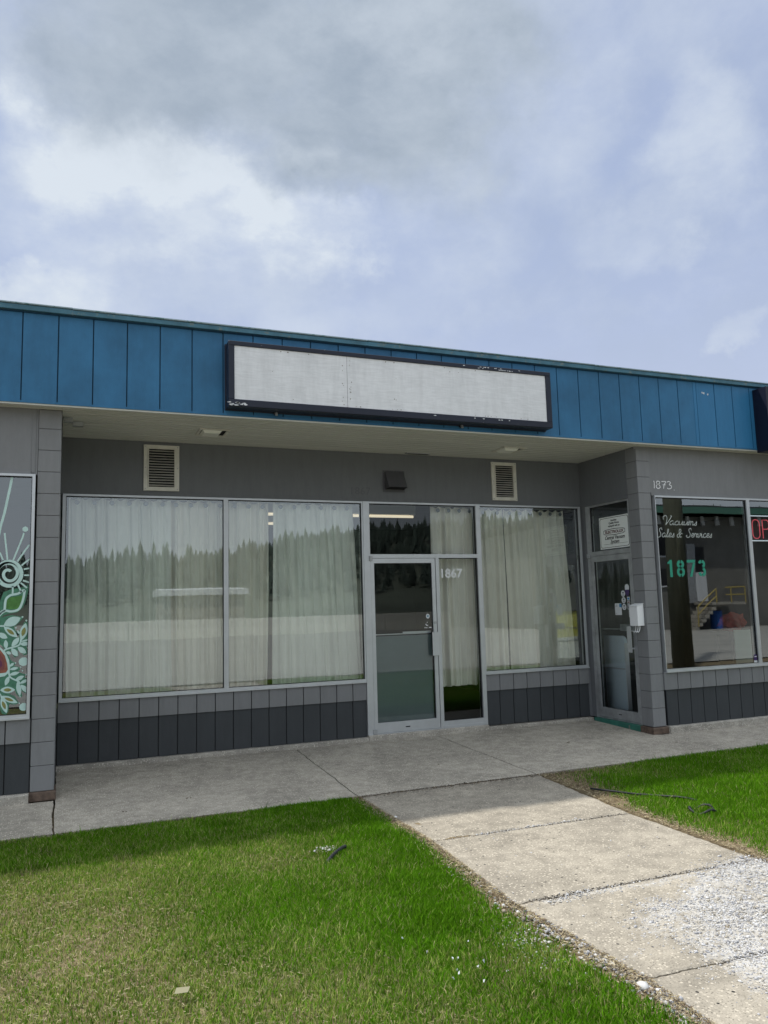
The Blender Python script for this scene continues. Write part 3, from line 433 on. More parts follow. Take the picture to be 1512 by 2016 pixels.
# ---- side doorway of 1873 in the recess return (x = 3.22, faces left)
b=MB(); x=3.222
def ybox(b,y0,y1,z0,z1,xf=0,xb=.055,mi=0): b.box(x+xf,x+xb,y0,y1,z0,z1,mi)
ybox(b,-.165,-.101,-.02,2.799); ybox(b,-1.0,-.978,-.02,2.799)
ybox(b,-.978,-.165,2.112,2.172,-.004); ybox(b,-.978,-.165,2.775,2.799)
ybox(b,-.978,-.165,-.02,-.004); ybox(b,-.190,-.165,2.172,2.775)
ybox(b,-.196,-.190,2.172,2.775,.012,.04,1); ybox(b,-.978,-.196,2.172,2.176,.012,.04,1); ybox(b,-.978,-.196,2.765,2.775,.012,.04,1)
sf=b.build('side_door_frame',None,bld,mats=['alu_old','gasket'])
b=MB(); b.v=[(x+.02,-.19,2.172),(x+.02,-.978,2.172),(x+.02,-.978,2.775),(x+.02,-.19,2.775)]; b.f=[(0,1,2,3)];b.mi=[0]; b.build('pane','glass_thin',sf)
b=MB(); ybox(b,-.222,-.170,.0,2.108); ybox(b,-.976,-.935,.0,2.108); ybox(b,-.935,-.222,.0,.120); ybox(b,-.935,-.222,2.035,2.108)
ybox(b,-.228,-.222,.12,2.035,.012,.03,1); b.box(x-.002,x,-.62,-.56,.055,.066,1)
sd=b.build('side_door',None,bld,mats=['alu_old','gasket'],bevel=0); sd['label']='weathered glass side door plastered with stickers'
b=MB(); b.v=[(x+.02,-.222,.12),(x+.02,-.935,.12),(x+.02,-.935,2.035),(x+.02,-.222,2.035)]; b.f=[(0,1,2,3)];b.mi=[0]; b.build('pane','glass_thin',sd)
b=MB(); b.box(x-.05,x-.042,-.955,-.875,.86,1.185); b.box(x-.042,x,-.95,-.93,.9,.92); b.box(x-.042,x,-.95,-.93,1.12,1.14); b.build('handle','alu',sd,bevel=.002)
b=MB(); b.box(x+.06,x+.075,-.93,-.24,1.135,1.15); b.box(x+.058,x+.064,-.93,-.62,1.12,1.205); b.build('push_bar','alu_old',sd)
B('hinge','alu_old',sd,(x-.025,x-.005,-.17,-.11,2.09,2.15),bevel=.003)
rough_strip('threshold',3.18,3.24,-1.0,-.10,-.11,-.022,'green',amp=.004,nx=3)
# ---- painted numbers on the wall
hn=[ [(.0,.0),(.02,.9),(-.03,.8)], [(.33,.55),(.2,.68),(.25,.92),(.42,.88),(.42,.65),(.2,.42),(.16,.15),(.3,.0),(.46,.15),(.42,.4),(.25,.62)], [(.58,.9),(.92,.9),(.78,.5),(.72,.0)], [(1.02,.85),(1.15,.95),(1.3,.8),(1.18,.55),(1.34,.4),(1.3,.08),(1.1,.0),(1.0,.1)] ]
b=MB()
for s in hn: ribbon(b,[(3.475+p[0]*.205,2.905+p[1]*.10) for p in crom([(q[0],q[1],0) for q in s])],.011,FY-.001,0)
ribbon(b,[(3.475+p[0]*.205,2.905+p[1]*.10) for p in [(.66,.48),(.9,.5)]],.009,FY-.0012,0); ribbon(b,[(3.79,2.90),(3.793,2.885)],.006,FY-.001,0)
b.build('painted_number',mat('white_brush_paint',(.75,.75,.76),rough=.6),bld)['label']='hand painted white 1873 above the lettered window'
o=text_mesh('ghost_number','1867',.13,(-.18,-.0012,2.90),FRONT,mat('ghost_paint',(.112,.113,.122),rough=.6),bld,extrude=.0004,spacing=1.1); o['label']='faint painted-over 1867 above the entrance'
# ================================================================ THINGS ON THE BUILDING
# ---- blank sign box over the entrance
sg_=empty('blank_sign',(-.05,-1.38,3.8),'long blank white plywood sign in flaking navy frame on the blue fascia','sign')
b=MB(); yo,yb_=-1.555,-1.384
b.box(-1.955,1.768,yo,yb_,3.500,3.570); b.box(-1.955,1.768,yo,yb_,4.112,4.158); b.box(-1.955,-1.898,yo,yb_,3.570,4.112); b.box(1.700,1.768,yo,yb_,3.570,4.112)
b.box(-1.965,1.778,-1.40,-1.383,3.49,4.168)
b.build('frame','frame_dark',sg_,bevel=.004)
ply=painted('whitewashed_plywood',(.74,.75,.77),chip=(.50,.47,.42),chipamt=-.01,var=.04,vs=3,rough=.6)
t=NT(ply); bs=t.n['Principled BSDF']; src=bs.inputs['Base Color'].links[0].from_socket
g=t.add('ShaderNodeNewGeometry'); mp=t.add('ShaderNodeMapping'); mp.inputs['Scale'].default_value=(.9,1,7); t.con(g.outputs['Position'],mp.inputs[0])
wv=t.add('ShaderNodeTexNoise'); wv.inputs['Scale'].default_value=5; wv.inputs['Detail'].default_value=4; wv.inputs['Distortion'].default_value=1.6; t.con(mp.outputs[0],wv.inputs['Vector'])
r=t.add('ShaderNodeMapRange'); r.inputs['From Min'].default_value=.35; r.inputs['From Max'].default_value=.62; r.inputs['To Min'].default_value=.925; r.inputs['To Max'].default_value=1.02; t.con(wv.outputs['Fac'],r.inputs['Value'])
mu=t.add('ShaderNodeVectorMath',operation='SCALE'); t.con(src,mu.inputs[0]); t.con(r.outputs[0],mu.inputs['Scale']); t.con(mu.outputs[0],bs.inputs['Base Color'])
B('board',ply,sg_,(-1.898,-.727,-1.543,-1.52,3.570,4.112)); B('board',ply,sg_,(-.723,1.700,-1.543,-1.52,3.570,4.112))
b=MB()
for i in range(46):
    xx=random.choice([-.73-.03-random.random()*.03,-.70+random.random()*.02]) if i<16 else random.uniform(-1.88,1.68); zz=random.uniform(3.59,4.09) if i<16 else random.choice([3.585,4.095,random.uniform(3.6,4.1)])
    r_=random.uniform(.003,.006); b.prism([(xx+r_*math.cos(a),-1.5445,zz+r_*math.sin(a)) for a in [k*math.pi/3 for k in range(6)]],(0,.002,0))
b.build('nail_heads',mat('rusty_nail',(.16,.13,.10),rough=.8),sg_)
# chipped corner
b=MB()
for i in range(9):
    cx=-1.95+random.random()*.16; cz=3.507+random.random()*.05 ; 
    b.prism([(cx+random.uniform(.006,.028)*math.cos(a),yo-.001,cz+random.uniform(.004,.012)*math.sin(a)) for a in [k*math.pi/3 for k in range(6)]],(0,.0008,0))
for i in range(26):
    cx=random.choice([random.uniform(.85,1.3),random.uniform(.2,1.5)]); cz=random.choice([4.14,4.125,3.55])
    b.prism([(cx+random.uniform(.004,.02)*math.cos(a),yo-.001,cz+random.uniform(.002,.007)*math.sin(a)) for a in [k*math.pi/3 for k in range(6)]],(0,.0008,0))
b.build('peeled_paint','paper',sg_)
for i,(xx,lb) in enumerate(((-1.45,'small metal bulb holder under the left half of the blank sign'),(.66,'small metal bulb holder under the right half of the blank sign'))):
    e=empty('lamp_socket',(xx,-1.40,3.50),lb,'lamp socket','lamp sockets under the sign')
    MB().tube([(xx,-1.383,3.50),(xx,-1.40,3.50)],.026,12).build('base','frame_dark',e); MB().tube([(xx,-1.40,3.497),(xx,-1.425,3.487),(xx,-1.43,3.465)],.013,10).build('socket','alu_old',e)
# ---- second dark sign at the far right
e=empty('dark_sign',(5.9,-1.40,3.8),'dark navy sign box cut off at the right end of the fascia','sign')
B('frame','navy',e,(5.075,6.9,-1.60,-1.384,3.40,3.46),(5.075,6.9,-1.60,-1.384,4.19,4.25),(5.075,5.13,-1.60,-1.384,3.46,4.19),(6.84,6.9,-1.60,-1.384,3.46,4.19)); B('board',mat('navy_board',(.01,.012,.035),rough=.5,var=.3,vscale=6),e,(5.13,6.84,-1.585,-1.56,3.46,4.19))
# ---- louvred vents
def vent(x0,x1,z0,z1,label):
    e=empty('louvre_vent',((x0+x1)/2,0,(z0+z1)/2),label,'vent','louvred vents above the windows')
    b=MB(); rect_frame(b,x0,x1,z0,z1,-.022,-.001,.045,.045,.045,.045)
    b.build('frame','plaster',e,bevel=.002)
    B('backing','dark_in',e,(x0+.04,x1-.04,-.003,-.001,z0+.04,z1-.04))
    b=MB(); n=14; st_=(z1-z0-.10)/n; xa,xb=x0+.052,x1-.052
    for i in range(n):
        z=z0+.05+i*st_
        b.prism([(xa,-.040,z+.004),(xa+.02,-.043,z+.002),(xb-.02,-.043,z+.002),(xb,-.040,z+.004),(xb-.01,-.010,z+st_*.62),(xa+.01,-.010,z+st_*.62)],(0,.0015,.003))
    b.box(x0+.045,x0+.056,-.03,-.004,z0+.045,z1-.045); b.box(x1-.056,x1-.045,-.03,-.004,z0+.045,z1-.045)
    b.build('slats','plaster',e)
    for q in ((x0+.02,z0+.02),(x1-.02,z0+.02),(x0+.02,z1-.02),(x1-.02,z1-.02),(x0+.02,(z0+z1)/2),(x1-.02,(z0+z1)/2)): MB().tube([(q[0],-.022,q[1]),(q[0],-.026,q[1])],.006,8).build('screw','alu_old',e)
vent(-2.612,-2.224,2.872,3.392,'cream louvred vent above the widest curtained window at the left')
vent(1.822,2.202,2.874,3.388,'cream louvred vent above the window left of the side doorway')
# ---- exhaust hood
e=empty('exhaust_hood',(.42,0,3.07),'small grey hooded exhaust outlet on the wall above the entrance','vent')
b=MB()
xa,xb=.292,.540
b.v=[(xa,-.001,3.195),(xb,-.001,3.195),(xb,-.03,3.195),(xa,-.03,3.195),(xa,-.001,2.965),(xb,-.001,2.965),(xb,-.145,2.985),(xa,-.145,2.985)]
b.f=[(0,1,2,3),(3,2,6,7),(0,3,7,4),(1,5,6,2),(0,4,5,1)];b.mi=[0]*5
b.build('hood',painted('hood_grey',(.085,.085,.092)),e); B('flange',painted('hood_grey2',(.10,.10,.108)),e,(xa-.025,xb+.025,-.006,-.001,2.94,3.215)); B('flap','dark_in',e,(xa+.01,xb-.01,-.13,-.01,2.975,2.978))
# ---- soffit lights
def slight(x0,x1,y0,y1,label,glow):
    e=empty('soffit_light',((x0+x1)/2,(y0+y1)/2,3.43),label,'light','recessed lights in the soffit')
    b=MB(); z=3.424; w=.028
    b.box(x0,x1,y0,y0+w,z-.006,z+.004);b.box(x0,x1,y1-w,y1,z-.006,z+.004);b.box(x0,x0+w,y0+w,y1-w,z-.006,z+.004);b.box(x1-w,x1,y0+w,y1-w,z-.006,z+.004)
    b.build('trim','plaster' ,e,bevel=.001)
    B('can','dark_in',e,(x0+w,x1-w,y0+w,y1-w,z+.0035,z+.005))
    bb=MB(); cx,cy=(x0+x1)/2-.02,(y0+y1)/2
    hw,hh=(x1-x0)/2-w-.03,(y1-y0)/2-w-.02
    n=len(bb.v)
    pts=[(cx-hw,cy-hh,z),(cx+hw,cy-hh,z),(cx+hw,cy+hh,z),(cx-hw,cy+hh,z),(cx-hw*.8,cy-hh*.75,z-.028),(cx+hw*.8,cy-hh*.75,z-.028),(cx+hw*.8,cy+hh*.75,z-.028),(cx-hw*.8,cy+hh*.75,z-.028)]
    bb.v=pts; bb.f=[(4,5,6,7),(0,1,5,4),(1,2,6,5),(2,3,7,6),(3,0,4,7)]; bb.mi=[0]*5
    bb.build('diffuser',mat('opal_glass',(.80,.80,.74),rough=.3),e,bevel=.004)
slight(-2.12,-1.80,-.83,-.50,'square recessed light in the soffit left of the blank sign',0)
slight(1.57,1.89,-.79,-.475,'square recessed light in the soffit near the side doorway',0)
# small bits on the soffit
b=MB(); b.box(-3.44,-3.36,-.96,-.90,3.385,3.429); tag(b.build('junction_box','alu_old',None,bevel=.003),'grey metal box on the soffit against the left column','junction box')
b=MB(); b.box(-3.36,-3.26,-.80,-.73,3.385,3.429); tag(b.build('junction_box','alu_old',None,bevel=.003),'loose grey metal box hanging on the soffit a hand from the left column','junction box')
e=empty('soffit_vent',(.70,-.12,3.425),'thin slotted vent at the back edge of the soffit above the entrance','vent'); B('plate','alu_old',e,(.54,.87,-.155,-.095,3.418,3.429)); B('slot','dark_in',e,(.56,.85,-.145,-.105,3.4165,3.418))
# ---- white drop box on the side column
e=empty('drop_box',(3.215,-1.10,1.30),'bright white sloping-lidded metal box on the column by the side door','box')
b=MB(); ya,yb2=-1.165,-1.015
b.prism([(3.218,ya,1.195),(3.218,ya,1.462),(3.118,ya,1.435),(3.118,ya,1.195)],(0,yb2-ya,0)); b.build('body','whitebox',e,bevel=.003)
b=MB(); b.prism([(3.219,ya-.004,1.465),(3.112,ya-.004,1.437),(3.112,ya-.004,1.443),(3.219,ya-.004,1.471)],(0,yb2-ya+.008,0)); b.build('lid','whitebox',e)
for yy in (-1.135,-1.10,-1.06):
    MB().tube([(3.17,yy,1.196),(3.168,yy+.003,1.16),(3.158,yy+.006,1.13),(3.145,yy+.010,1.115),(3.135,yy+.013,1.13)],.006,8).build('hook','whitebox',e,smooth=True)
# ---- window poster at the side door transom
def side_text(parent,name,txt,size,y,z,m,bold=0,shear=0,sx=1,x=3.2335):
    return text_mesh(name,txt,size,(x,y,z),SIDE,m,parent,extrude=.0004,bold=bold,shear=shear,sx=sx,align='CENTER')
e=empty('window_poster',(3.24,-.66,2.4),'white poster lettered Central Vacuum System in the pane above the side door','poster')
blk=mat('black_ink',(.015,.015,.017),rough=.6)
B('sheet','poster',e,(3.2365,3.239,-.975,-.372,2.190,2.612))
def rrect(yc0,yc1,z0,z1,r,w,x):
    b=MB(); pts=[]
    for (cy,cz,a0) in ((yc1-r,z1-r,0),(yc0+r,z1-r,90),(yc0+r,z0+r,180),(yc1-r,z0+r,270)):
        for k in range(5): a=R(a0+k*22.5); pts.append((cy+r*math.cos(a),cz+r*math.sin(a)))
    n=len(pts)
    for i,(p,q) in enumerate(pts and [( (yy,zz),None) for yy,zz in pts]): pass
    cy,cz=(yc0+yc1)/2,(z0+z1)/2; hy,hz=(yc1-yc0)/2,(z1-z0)/2
    for (yy,zz) in pts: b.v.append((x,yy,zz)); b.v.append((x,cy+(yy-cy)*(hy-w)/hy,cz+(zz-cz)*(hz-w)/hz))
    for i in range(n): j=(i+1)%n; b.f.append((2*i,2*j,2*j+1,2*i+1)); b.mi.append(0)
    return b
rrect(-.960,-.388,2.205,2.598,.03,.006,3.2355).build('border',blk,e)
yc=-.674
for s,z,k in (('Another',2.548,.036),('Quality Home',2.512,.036),('equipped with an',2.476,.034)): side_text(e,'small_print',s,k,yc,z,blk,bold=.0008,x=3.2355)
b=MB(); oc=[(-.89,2.385),(-.89,2.43),(-.85,2.442),(yc,2.452),(-.50,2.442),(-.455,2.43),(-.455,2.385),(-.50,2.372),(yc,2.362),(-.85,2.372)]
cz=2.407; n=len(oc)
for yy,zz in oc: b.v.append((3.2355,yy,zz)); b.v.append((3.2355,yc+(yy-yc)*.965,cz+(zz-cz)*.82))
for i in range(n): j=(i+1)%n; b.f.append((2*i,2*j,2*j+1,2*i+1)); b.mi.append(0)
b.build('badge_outline',blk,e)
side_text(e,'badge_lettering','ELECTROLUX',.052,yc,2.39,mat('dark_red_ink',(.10,.02,.025)),bold=.0018,x=3.2352,sx=1.15)
side_text(e,'lettering','Central Vacuum',.066,yc,2.312,blk,bold=.0014,shear=.35,x=3.2355,sx=.93); side_text(e,'lettering','System',.066,yc,2.258,blk,bold=.0014,shear=.35,x=3.2355,sx=.93)
B('rule',blk,e,(3.2352,3.2356,-.93,-.45,2.248,2.251))
# ---- stickers on the side door
xs=3.2395
def disc(parent,name,y,z,ry,rz,m,x=xs,n=18):
    b=MB(); b.prism([(x,y+ry*math.cos(a),z+rz*math.sin(a)) for a in [k*2*math.pi/n for k in range(n)]],(.0008,0,0)); return b.build(name,m,parent)
blu=mat('print_blue',(.05,.22,.42)); vio=mat('print_purple',(.06,.035,.12)); gry=mat('print_grey',(.10,.11,.13))
for i,(z,lb) in enumerate(((1.597,'topmost'),(1.512,'middle'),(1.428,'lowest'))):
    e=empty('round_sticker',(xs,-.765,z),lb+' of three round pale stickers on the side door glass','sticker','round stickers on the side door')
    disc(e,'disc',-.768-.004*i,z,.040,.040,M['paper']); Bs('print',gry,e,(xs-.0012,xs-.0004,-.785-.004*i,-.752-.004*i,z+.004,z+.022),(xs-.0012,xs-.0004,-.785-.004*i,-.755-.004*i,z-.024,z-.016),(xs-.0012,xs-.0004,-.790-.004*i,-.745-.004*i,z-.008,z-.004))
e=empty('shield_sticker',(xs,-.85,1.66),'purple and white shield sticker near the top of the side door stickers','sticker')
b=MB(); b.prism([(xs,-.81,1.645),(xs,-.81,1.69),(xs,-.825,1.71),(xs,-.85,1.716),(xs,-.875,1.71),(xs,-.89,1.69),(xs,-.89,1.645)],(.0008,0,0)); b.build('top','paper',e)
b=MB(); b.prism([(xs,-.81,1.643),(xs,-.89,1.643),(xs,-.89,1.60),(xs,-.87,1.575),(xs,-.85,1.56),(xs,-.83,1.575),(xs,-.81,1.60)],(.0008,0,0)); b.build('shield',vio,e)
for (z0,z1,m,lb) in ((1.512,1.555,blu,'small blue sticker in the column below the purple shield'),(1.470,1.505,mat('print_redbrown',(.16,.06,.05)),'small red-brown sticker below the blue one on the side door'),(1.395,1.463,M['paper'],'small white sticker below the red-brown one on the side door')):
    b=MB().box(xs,xs+.0008,-.892,-.842,z0,z1); o=b.build('square_sticker','paper'); o.data.materials.append(m)
    b=MB().box(xs-.001,xs-.0003,-.885,-.85,z0+.008,z1-.010); 
    tag(o,lb,'sticker'); c=b.build('print',m if m is not M['paper'] else gry); c.parent=o
e=empty('paper_notice',(xs,-.64,1.42),'small paper notice with a blue corner taped inside the side door','notice')
B('sheet','paper',e,(xs,xs+.0008,-.722,-.59,1.325,1.475)); Bs('print',blu,e,(xs-.001,xs-.0003,-.722,-.68,1.425,1.470)); Bs('text_line',gry,e,(xs-.001,xs-.0003,-.64,-.605,1.45,1.455),(xs-.001,xs-.0003,-.64,-.605,1.435,1.44),(xs-.001,xs-.0003,-.625,-.605,1.345,1.35))
e=empty('house_sticker',(xs,-.90,1.37),'small black and white house shaped sticker beside the white drop box','sticker')
b=MB(); b.prism([(xs,-.86,1.30),(xs,-.93,1.30),(xs,-.93,1.385),(xs,-.895,1.405),(xs,-.86,1.38)],(.0008,0,0)); b.build('sheet','paper',e); Bs('print',mat('print_black',(.02,.02,.022)),e,(xs-.001,xs-.0003,-.925,-.868,1.325,1.375))
# ---- lettering and decals on the right shop windows
script=mat('faded_script_paint',(.55,.60,.58),rough=.6)
GL={ # strokes in x-height units
'a':([[(.8,.95),(.45,1.0),(.12,.6),(.2,.1),(.5,.05),(.78,.5),(.85,.98),(.8,.3),(.9,.03),(1.15,.25)]],1.05),
'c':([[(.8,.8),(.55,1.0),(.15,.65),(.15,.2),(.45,0),(.95,.3)]],.88),
'u':([[(.0,.5),(.15,.98),(.1,.3),(.3,.02),(.6,.3),(.8,.98),(.75,.25),(.9,.02),(1.1,.25)]],1.02),
'm':([[(.0,.5),(.12,.98),(.1,.0)],[(.1,.5),(.35,.98),(.5,.8),(.48,.0)],[(.48,.5),(.75,.98),(.92,.8),(.9,.15),(1.0,0),(1.2,.25)]],1.15),
's':([[(.05,.1),(.4,.6),(.5,1.0),(.55,.5),(.55,.1),(.25,-.02),(.1,.15)]],.72),
'l':([[(.0,.3),(.45,1.3),(.5,1.9),(.28,1.8),(.2,.6),(.3,.02),(.6,.25)]],.55),
'e':([[(.05,.35),(.6,.6),(.6,.95),(.35,.98),(.12,.5),(.3,.02),(.8,.25)]],.75),
'r':([[(.0,.3),(.2,1.05),(.3,.85),(.6,.85),(.5,.3),(.65,.02),(.85,.25)]],.75),
'v':([[(.0,.6),(.15,.98),(.25,.1),(.45,.05),(.7,.6),(.65,.98),(.95,.85)]],.85),
'i':([[(.0,.4),(.22,.95),(.2,.2),(.35,.02),(.6,.25)],[(.27,1.3),(.29,1.36)]],.52),
'V':([[(.1,1.3),(.0,1.9),(.5,2.3),(.8,1.7),(.75,.7),(.65,.05),(1.2,1.0),(1.7,2.1),(1.45,2.2)]],1.35),
'S':([[(1.25,1.75),(1.05,2.25),(.65,1.95),(.75,1.4),(1.0,.9),(.95,.2),(.45,-.02),(.05,.25),(.3,.55)]],1.25),
'&':([[(1.3,.85),(.95,.95),(.5,.05),(.1,.1),(.1,.6),(.7,1.1),(.9,1.7),(.65,2.0),(.45,1.6),(.6,.6),(.85,.0),(1.1,.2)]],1.6),
' ':([],.55)}
def cursive(txt,x0,x1,z,xh,w,y,parent):
    tot=sum(GL[c][1] for c in txt); s=(x1-x0)/tot; b=MB(); x=0
    for c in txt:
        st_,adv=GL[c]
        for q in st_: ribbon(b,[(x0+(x+p[0]+.12*p[1])*s,z+p[1]*xh) for p in crom([(a,b_,0) for a,b_ in q],7)],w,y,0,taper=False)
        x+=adv
    return b.build('script_lettering',script,parent)
o=cursive('Vacuums',3.565,4.125,2.443,.052,.0065,FY-.002,wR); o['label']='cursive lettering reading Vacuums'
o=cursive('Sales & Services',3.452,4.36,2.287,.052,.0065,FY-.0025,wR); o['label']='cursive lettering reading Sales & Services'
gv=mat('green_vinyl',(.02,.27,.18),rough=.5)
def stencil(parent):
    b=MB(); w=.038; z0,z1=1.785,2.0; Y=FY-.002
    b.prism([(3.632,Y,z1),(3.672,Y,z1),(3.672,Y,z0),(3.632,Y,z0)],(0,.0005,0)); b.prism([(3.60,Y,z1-.03),(3.632,Y,z1-.01),(3.632,Y,z1-.045),(3.60,Y,z1-.055)],(0,.0005,0))
    def arc(cx,cz,rx,rz,a0,a1,n=12): ribbon(b,[(cx+rx*math.cos(R(a)),cz+rz*math.sin(R(a))) for a in [a0+(a1-a0)*i/n for i in range(n+1)]],w,Y,0)
    cx=3.805; arc(cx,1.944,.04,.037,100,260);arc(cx,1.944,.04,.037,80,-80);arc(cx,1.848,.045,.045,100,260);arc(cx,1.848,.045,.045,80,-80)
    b.prism([(3.91,Y,z1),(4.045,Y,z1),(4.045,Y,z1-.036),(3.91,Y,z1-.036)],(0,.0005,0)); b.prism([(4.005,Y,z1-.044),(4.045,Y,z1-.044),(3.985,Y,z0),(3.945,Y,z0)],(0,.0005,0))
    cx=4.15; arc(cx,1.944,.04,.037,165,95,6);arc(cx,1.944,.04,.037,82,-70);arc(cx,1.848,.045,.045,70,-82);arc(cx,1.848,.045,.045,-96,-170,6)
    return b.build('street_number',gv,parent)
stencil(wR)['label']='large green stencilled number 1873'
b=MB(); b.prism([(4.935+.03*math.cos(a),FY-.002,.735+.035*math.sin(a)) for a in [k*math.pi/8 for k in range(9)]]+[(4.905,FY-.002,.69),(4.965,FY-.002,.69)],(0,.0006,0))
o=b.build('shield_sticker',vio); tag(o,'small dark sticker in the lower right corner of the green numbered window','sticker')

for c in Bs('print','paper',None,(4.905,4.965,FY-.0028,FY-.0021,.665,.69),(4.915,4.955,FY-.0028,FY-.0021,.735,.745)): c.parent=o
# ---- neon sign
e=empty('neon_sign',(5.45,-1.08,2.42),'red outlined neon open sign cut off by the right edge','neon sign')
pink=mat('unlit_pink_tube',(.75,.16,.20),rough=.25); pk=emis('neon_tube',(.85,.12,.16),.38)
def tube2(pts): 
    b=MB().tube([(p[0],-1.085,p[1]) for p in pts],.006,6); return b.build('tube',pk,e,smooth=True)
def ell(cx,cz,rx,rz,a0,a1,n=20): return [(cx+rx*math.cos(R(a))*abs(math.cos(R(a)))**-.35 if abs(math.cos(R(a)))>.02 else cx,cz+rz*math.sin(R(a))) for a in [a0+(a1-a0)*i/n for i in range(n+1)]]
def rr(cx,cz,hw,hh,r):
    out=[]
    for (sx,sz,a0) in ((1,1,0),(-1,1,90),(-1,-1,180),(1,-1,270)):
        for k in range(5): a=R(a0+k*22.5); out.append((cx+sx*(hw-r)+r*math.cos(a),cz+sz*(hh-r)+r*math.sin(a)))
    return out+[out[0]]
tube2(rr(5.265,2.42,.065,.128,.06))
tube2([(5.385,2.295),(5.385,2.545),(5.47,2.545),(5.50,2.52),(5.50,2.45),(5.47,2.42),(5.395,2.42)])
tube2([(5.70,2.545),(5.585,2.545),(5.585,2.295),(5.70,2.295)]); tube2([(5.595,2.42),(5.67,2.42)])
tube2([(5.76,2.295),(5.76,2.545),(5.88,2.295),(5.88,2.545)])
wt=emis('pale_tube',(.75,.85,.95),.45)
b=MB().tube([(5.17,-1.085,2.60),(5.95,-1.085,2.60)],.007,6); b.build('border_tube',wt,e); b=MB().tube([(5.17,-1.085,2.262),(5.95,-1.085,2.262)],.007,6); b.build('border_tube',wt,e)
B('back_plate',mat('smoked_plastic',(.015,.004,.006),rough=.3),e,(5.17,5.95,-1.06,-1.055,2.25,2.61))
# ---- mural on the left window
mc={'L':mat('mural_mint',(.48,.66,.62),rough=.6,var=.06,vscale=15),'G':mat('mural_leaf_green',(.07,.20,.045),rough=.6,var=.25,vscale=30),'D':mat('mural_dark_green',(.06,.19,.12),rough=.6,var=.25,vscale=25),'Y':mat('mural_olive',(.22,.22,.07),rough=.6,var=.2,vscale=30),'R':mat('mural_rust',(.26,.09,.06),rough=.6,var=.3,vscale=25),'O':mat('mural_brown',(.20,.06,.06),rough=.6),'V':mat('mural_plum',(.13,.03,.08),rough=.6)}
nm={'L':'painted_outline','G':'painted_leaf','D':'painted_leaf_shadow','Y':'painted_leaf_vein','R':'painted_fruit','O':'painted_fruit','V':'painted_fruit'}
layer={'D':0,'G':1,'L':2,'Y':3,'R':3,'O':4,'V':5}
acc={}
from mathutils.geometry import tessellate_polygon
for col,pts in MUR_P:
    b=acc.setdefault(col,MB()); y=FY-.0012-.0006*layer[col]; n=len(b.v); b.v+=[(p[0],y,p[1]) for p in pts]
    for t3 in tessellate_polygon([[Vector((p[0],p[1],0)) for p in pts]]): b.f.append(tuple(n+i for i in t3)); b.mi.append(0)
for col,w,pts in MUR_S:
    b=acc.setdefault(col,MB()); ribbon(b,[(p[0],p[1]) for p in crom([(a,c,0) for a,c in pts],3)],w,FY-.0014-.0006*layer[col],0)
b=acc['L']
for x,z,r in MUR_D:
    n=len(b.v); b.v+=[(x+r*math.cos(a),FY-.003,z+r*math.sin(a)) for a in [k*math.pi/10 for k in range(20)]]; b.f.append(tuple(range(n,n+20))); b.mi.append(0)
for col,b in acc.items(): b.build(nm[col],mc[col],wL)
# ---- curtains
def curtain(x0t,x1t,x0b,x1b,z0,z1,y,label,m='curtain',folds=9,amp=.028,seed=0,lite=False):
    rg=random.Random(seed); e=empty('curtain',((x0b+x1b)/2,y,z0),label,'curtain','cream curtains behind the shop windows')
    nx=int(max(24,folds*14)); nz=26; b=MB(); ph=[rg.uniform(0,6.28) for _ in range(6)]
    for j in range(nz+1):
        t=j/nz; z=z0+(z1-z0)*t; xa=x0b+(x0t-x0b)*t; xb=x1b+(x1t-x1b)*t
        for i in range(nx+1):
            u=i/nx; d=1-.35*t
            yy=1.05*amp*d*(.2+.8*abs(math.sin(2.1*u*3.14+ph[5])))*1.3*(math.sin(folds*6.283*u+ph[0]+.8*math.sin(3*u*6.283+ph[1]))+.45*math.sin(folds*2.3*6.283*u+ph[2]+t*1.5)+.5*math.sin(folds*.37*6.283*u+ph[3]+t))
            if t<.05: yy+=.004*math.sin(40*u)
            xx=xa+(xb-xa)*u+.006*math.sin(ph[4]+t*5+folds*6.283*u)
            b.v.append((xx,y+yy,z+(.003*math.sin(folds*3.1*u+ph[5]) if j==0 else 0)+(.012*math.cos(folds*6.283*u) if j==nz else 0)))
    for j in range(nz):
        for i in range(nx): a=j*(nx+1)+i; b.f.append((a,a+1,a+nx+2,a+nx+1)); b.mi.append(0)
    o=b.build('fabric',m,e,smooth=True)
    n=max(2,round((x1t-x0t)/.175)); gm=M['ring']; 
    for k in range(n):
        x=x0t+(k+.5)*(x1t-x0t)/n
        if k==0:
            q=MB(); q.prism([(x+.026*math.cos(a),y-.050,z1-.045+.026*math.sin(a)) for a in [i*math.pi/7 for i in range(14)]],(0,.004,0)); g=q.build('grommet',gm,e); x_0=x
        else:
            h=g.copy(); COL.objects.link(h); h.parent=e; h.location=(x-x_0,0,0)
    return e
M['ring']=mat('grommet_grey',(.13,.15,.16),rough=.35,metal=.6)
yC=.17
curtain(-3.385,-2.30,-3.37,-2.27,.640,2.785,yC,'curtain covering the left half of the widest window','curtain2',9,.030,1)
curtain(-2.32,-1.145,-2.29,-1.185,.645,2.785,yC+.03,'curtain spanning the frame between the two left windows','curtain',10,.032,2)
curtain(-1.10,-.085,-1.12,.0,.640,2.785,yC,'curtain in the right part of the window beside the entrance','curtain2',8,.024,3)
curtain(1.005,1.62,.99,1.60,.482,2.785,yC,'shorter curtain ending above the floor behind the number 1867','curtain',5,.034,4)
curtain(1.64,2.07,1.64,2.085,.64,2.77,yC,'narrow curtain at the left of the window beside the side doorway','curtain',4,.028,5)
curtain(2.085,3.06,2.10,3.12,.64,2.77,yC+.02,'wide curtain ending short of the window corner by the side doorway','curtain',8,.026,6)
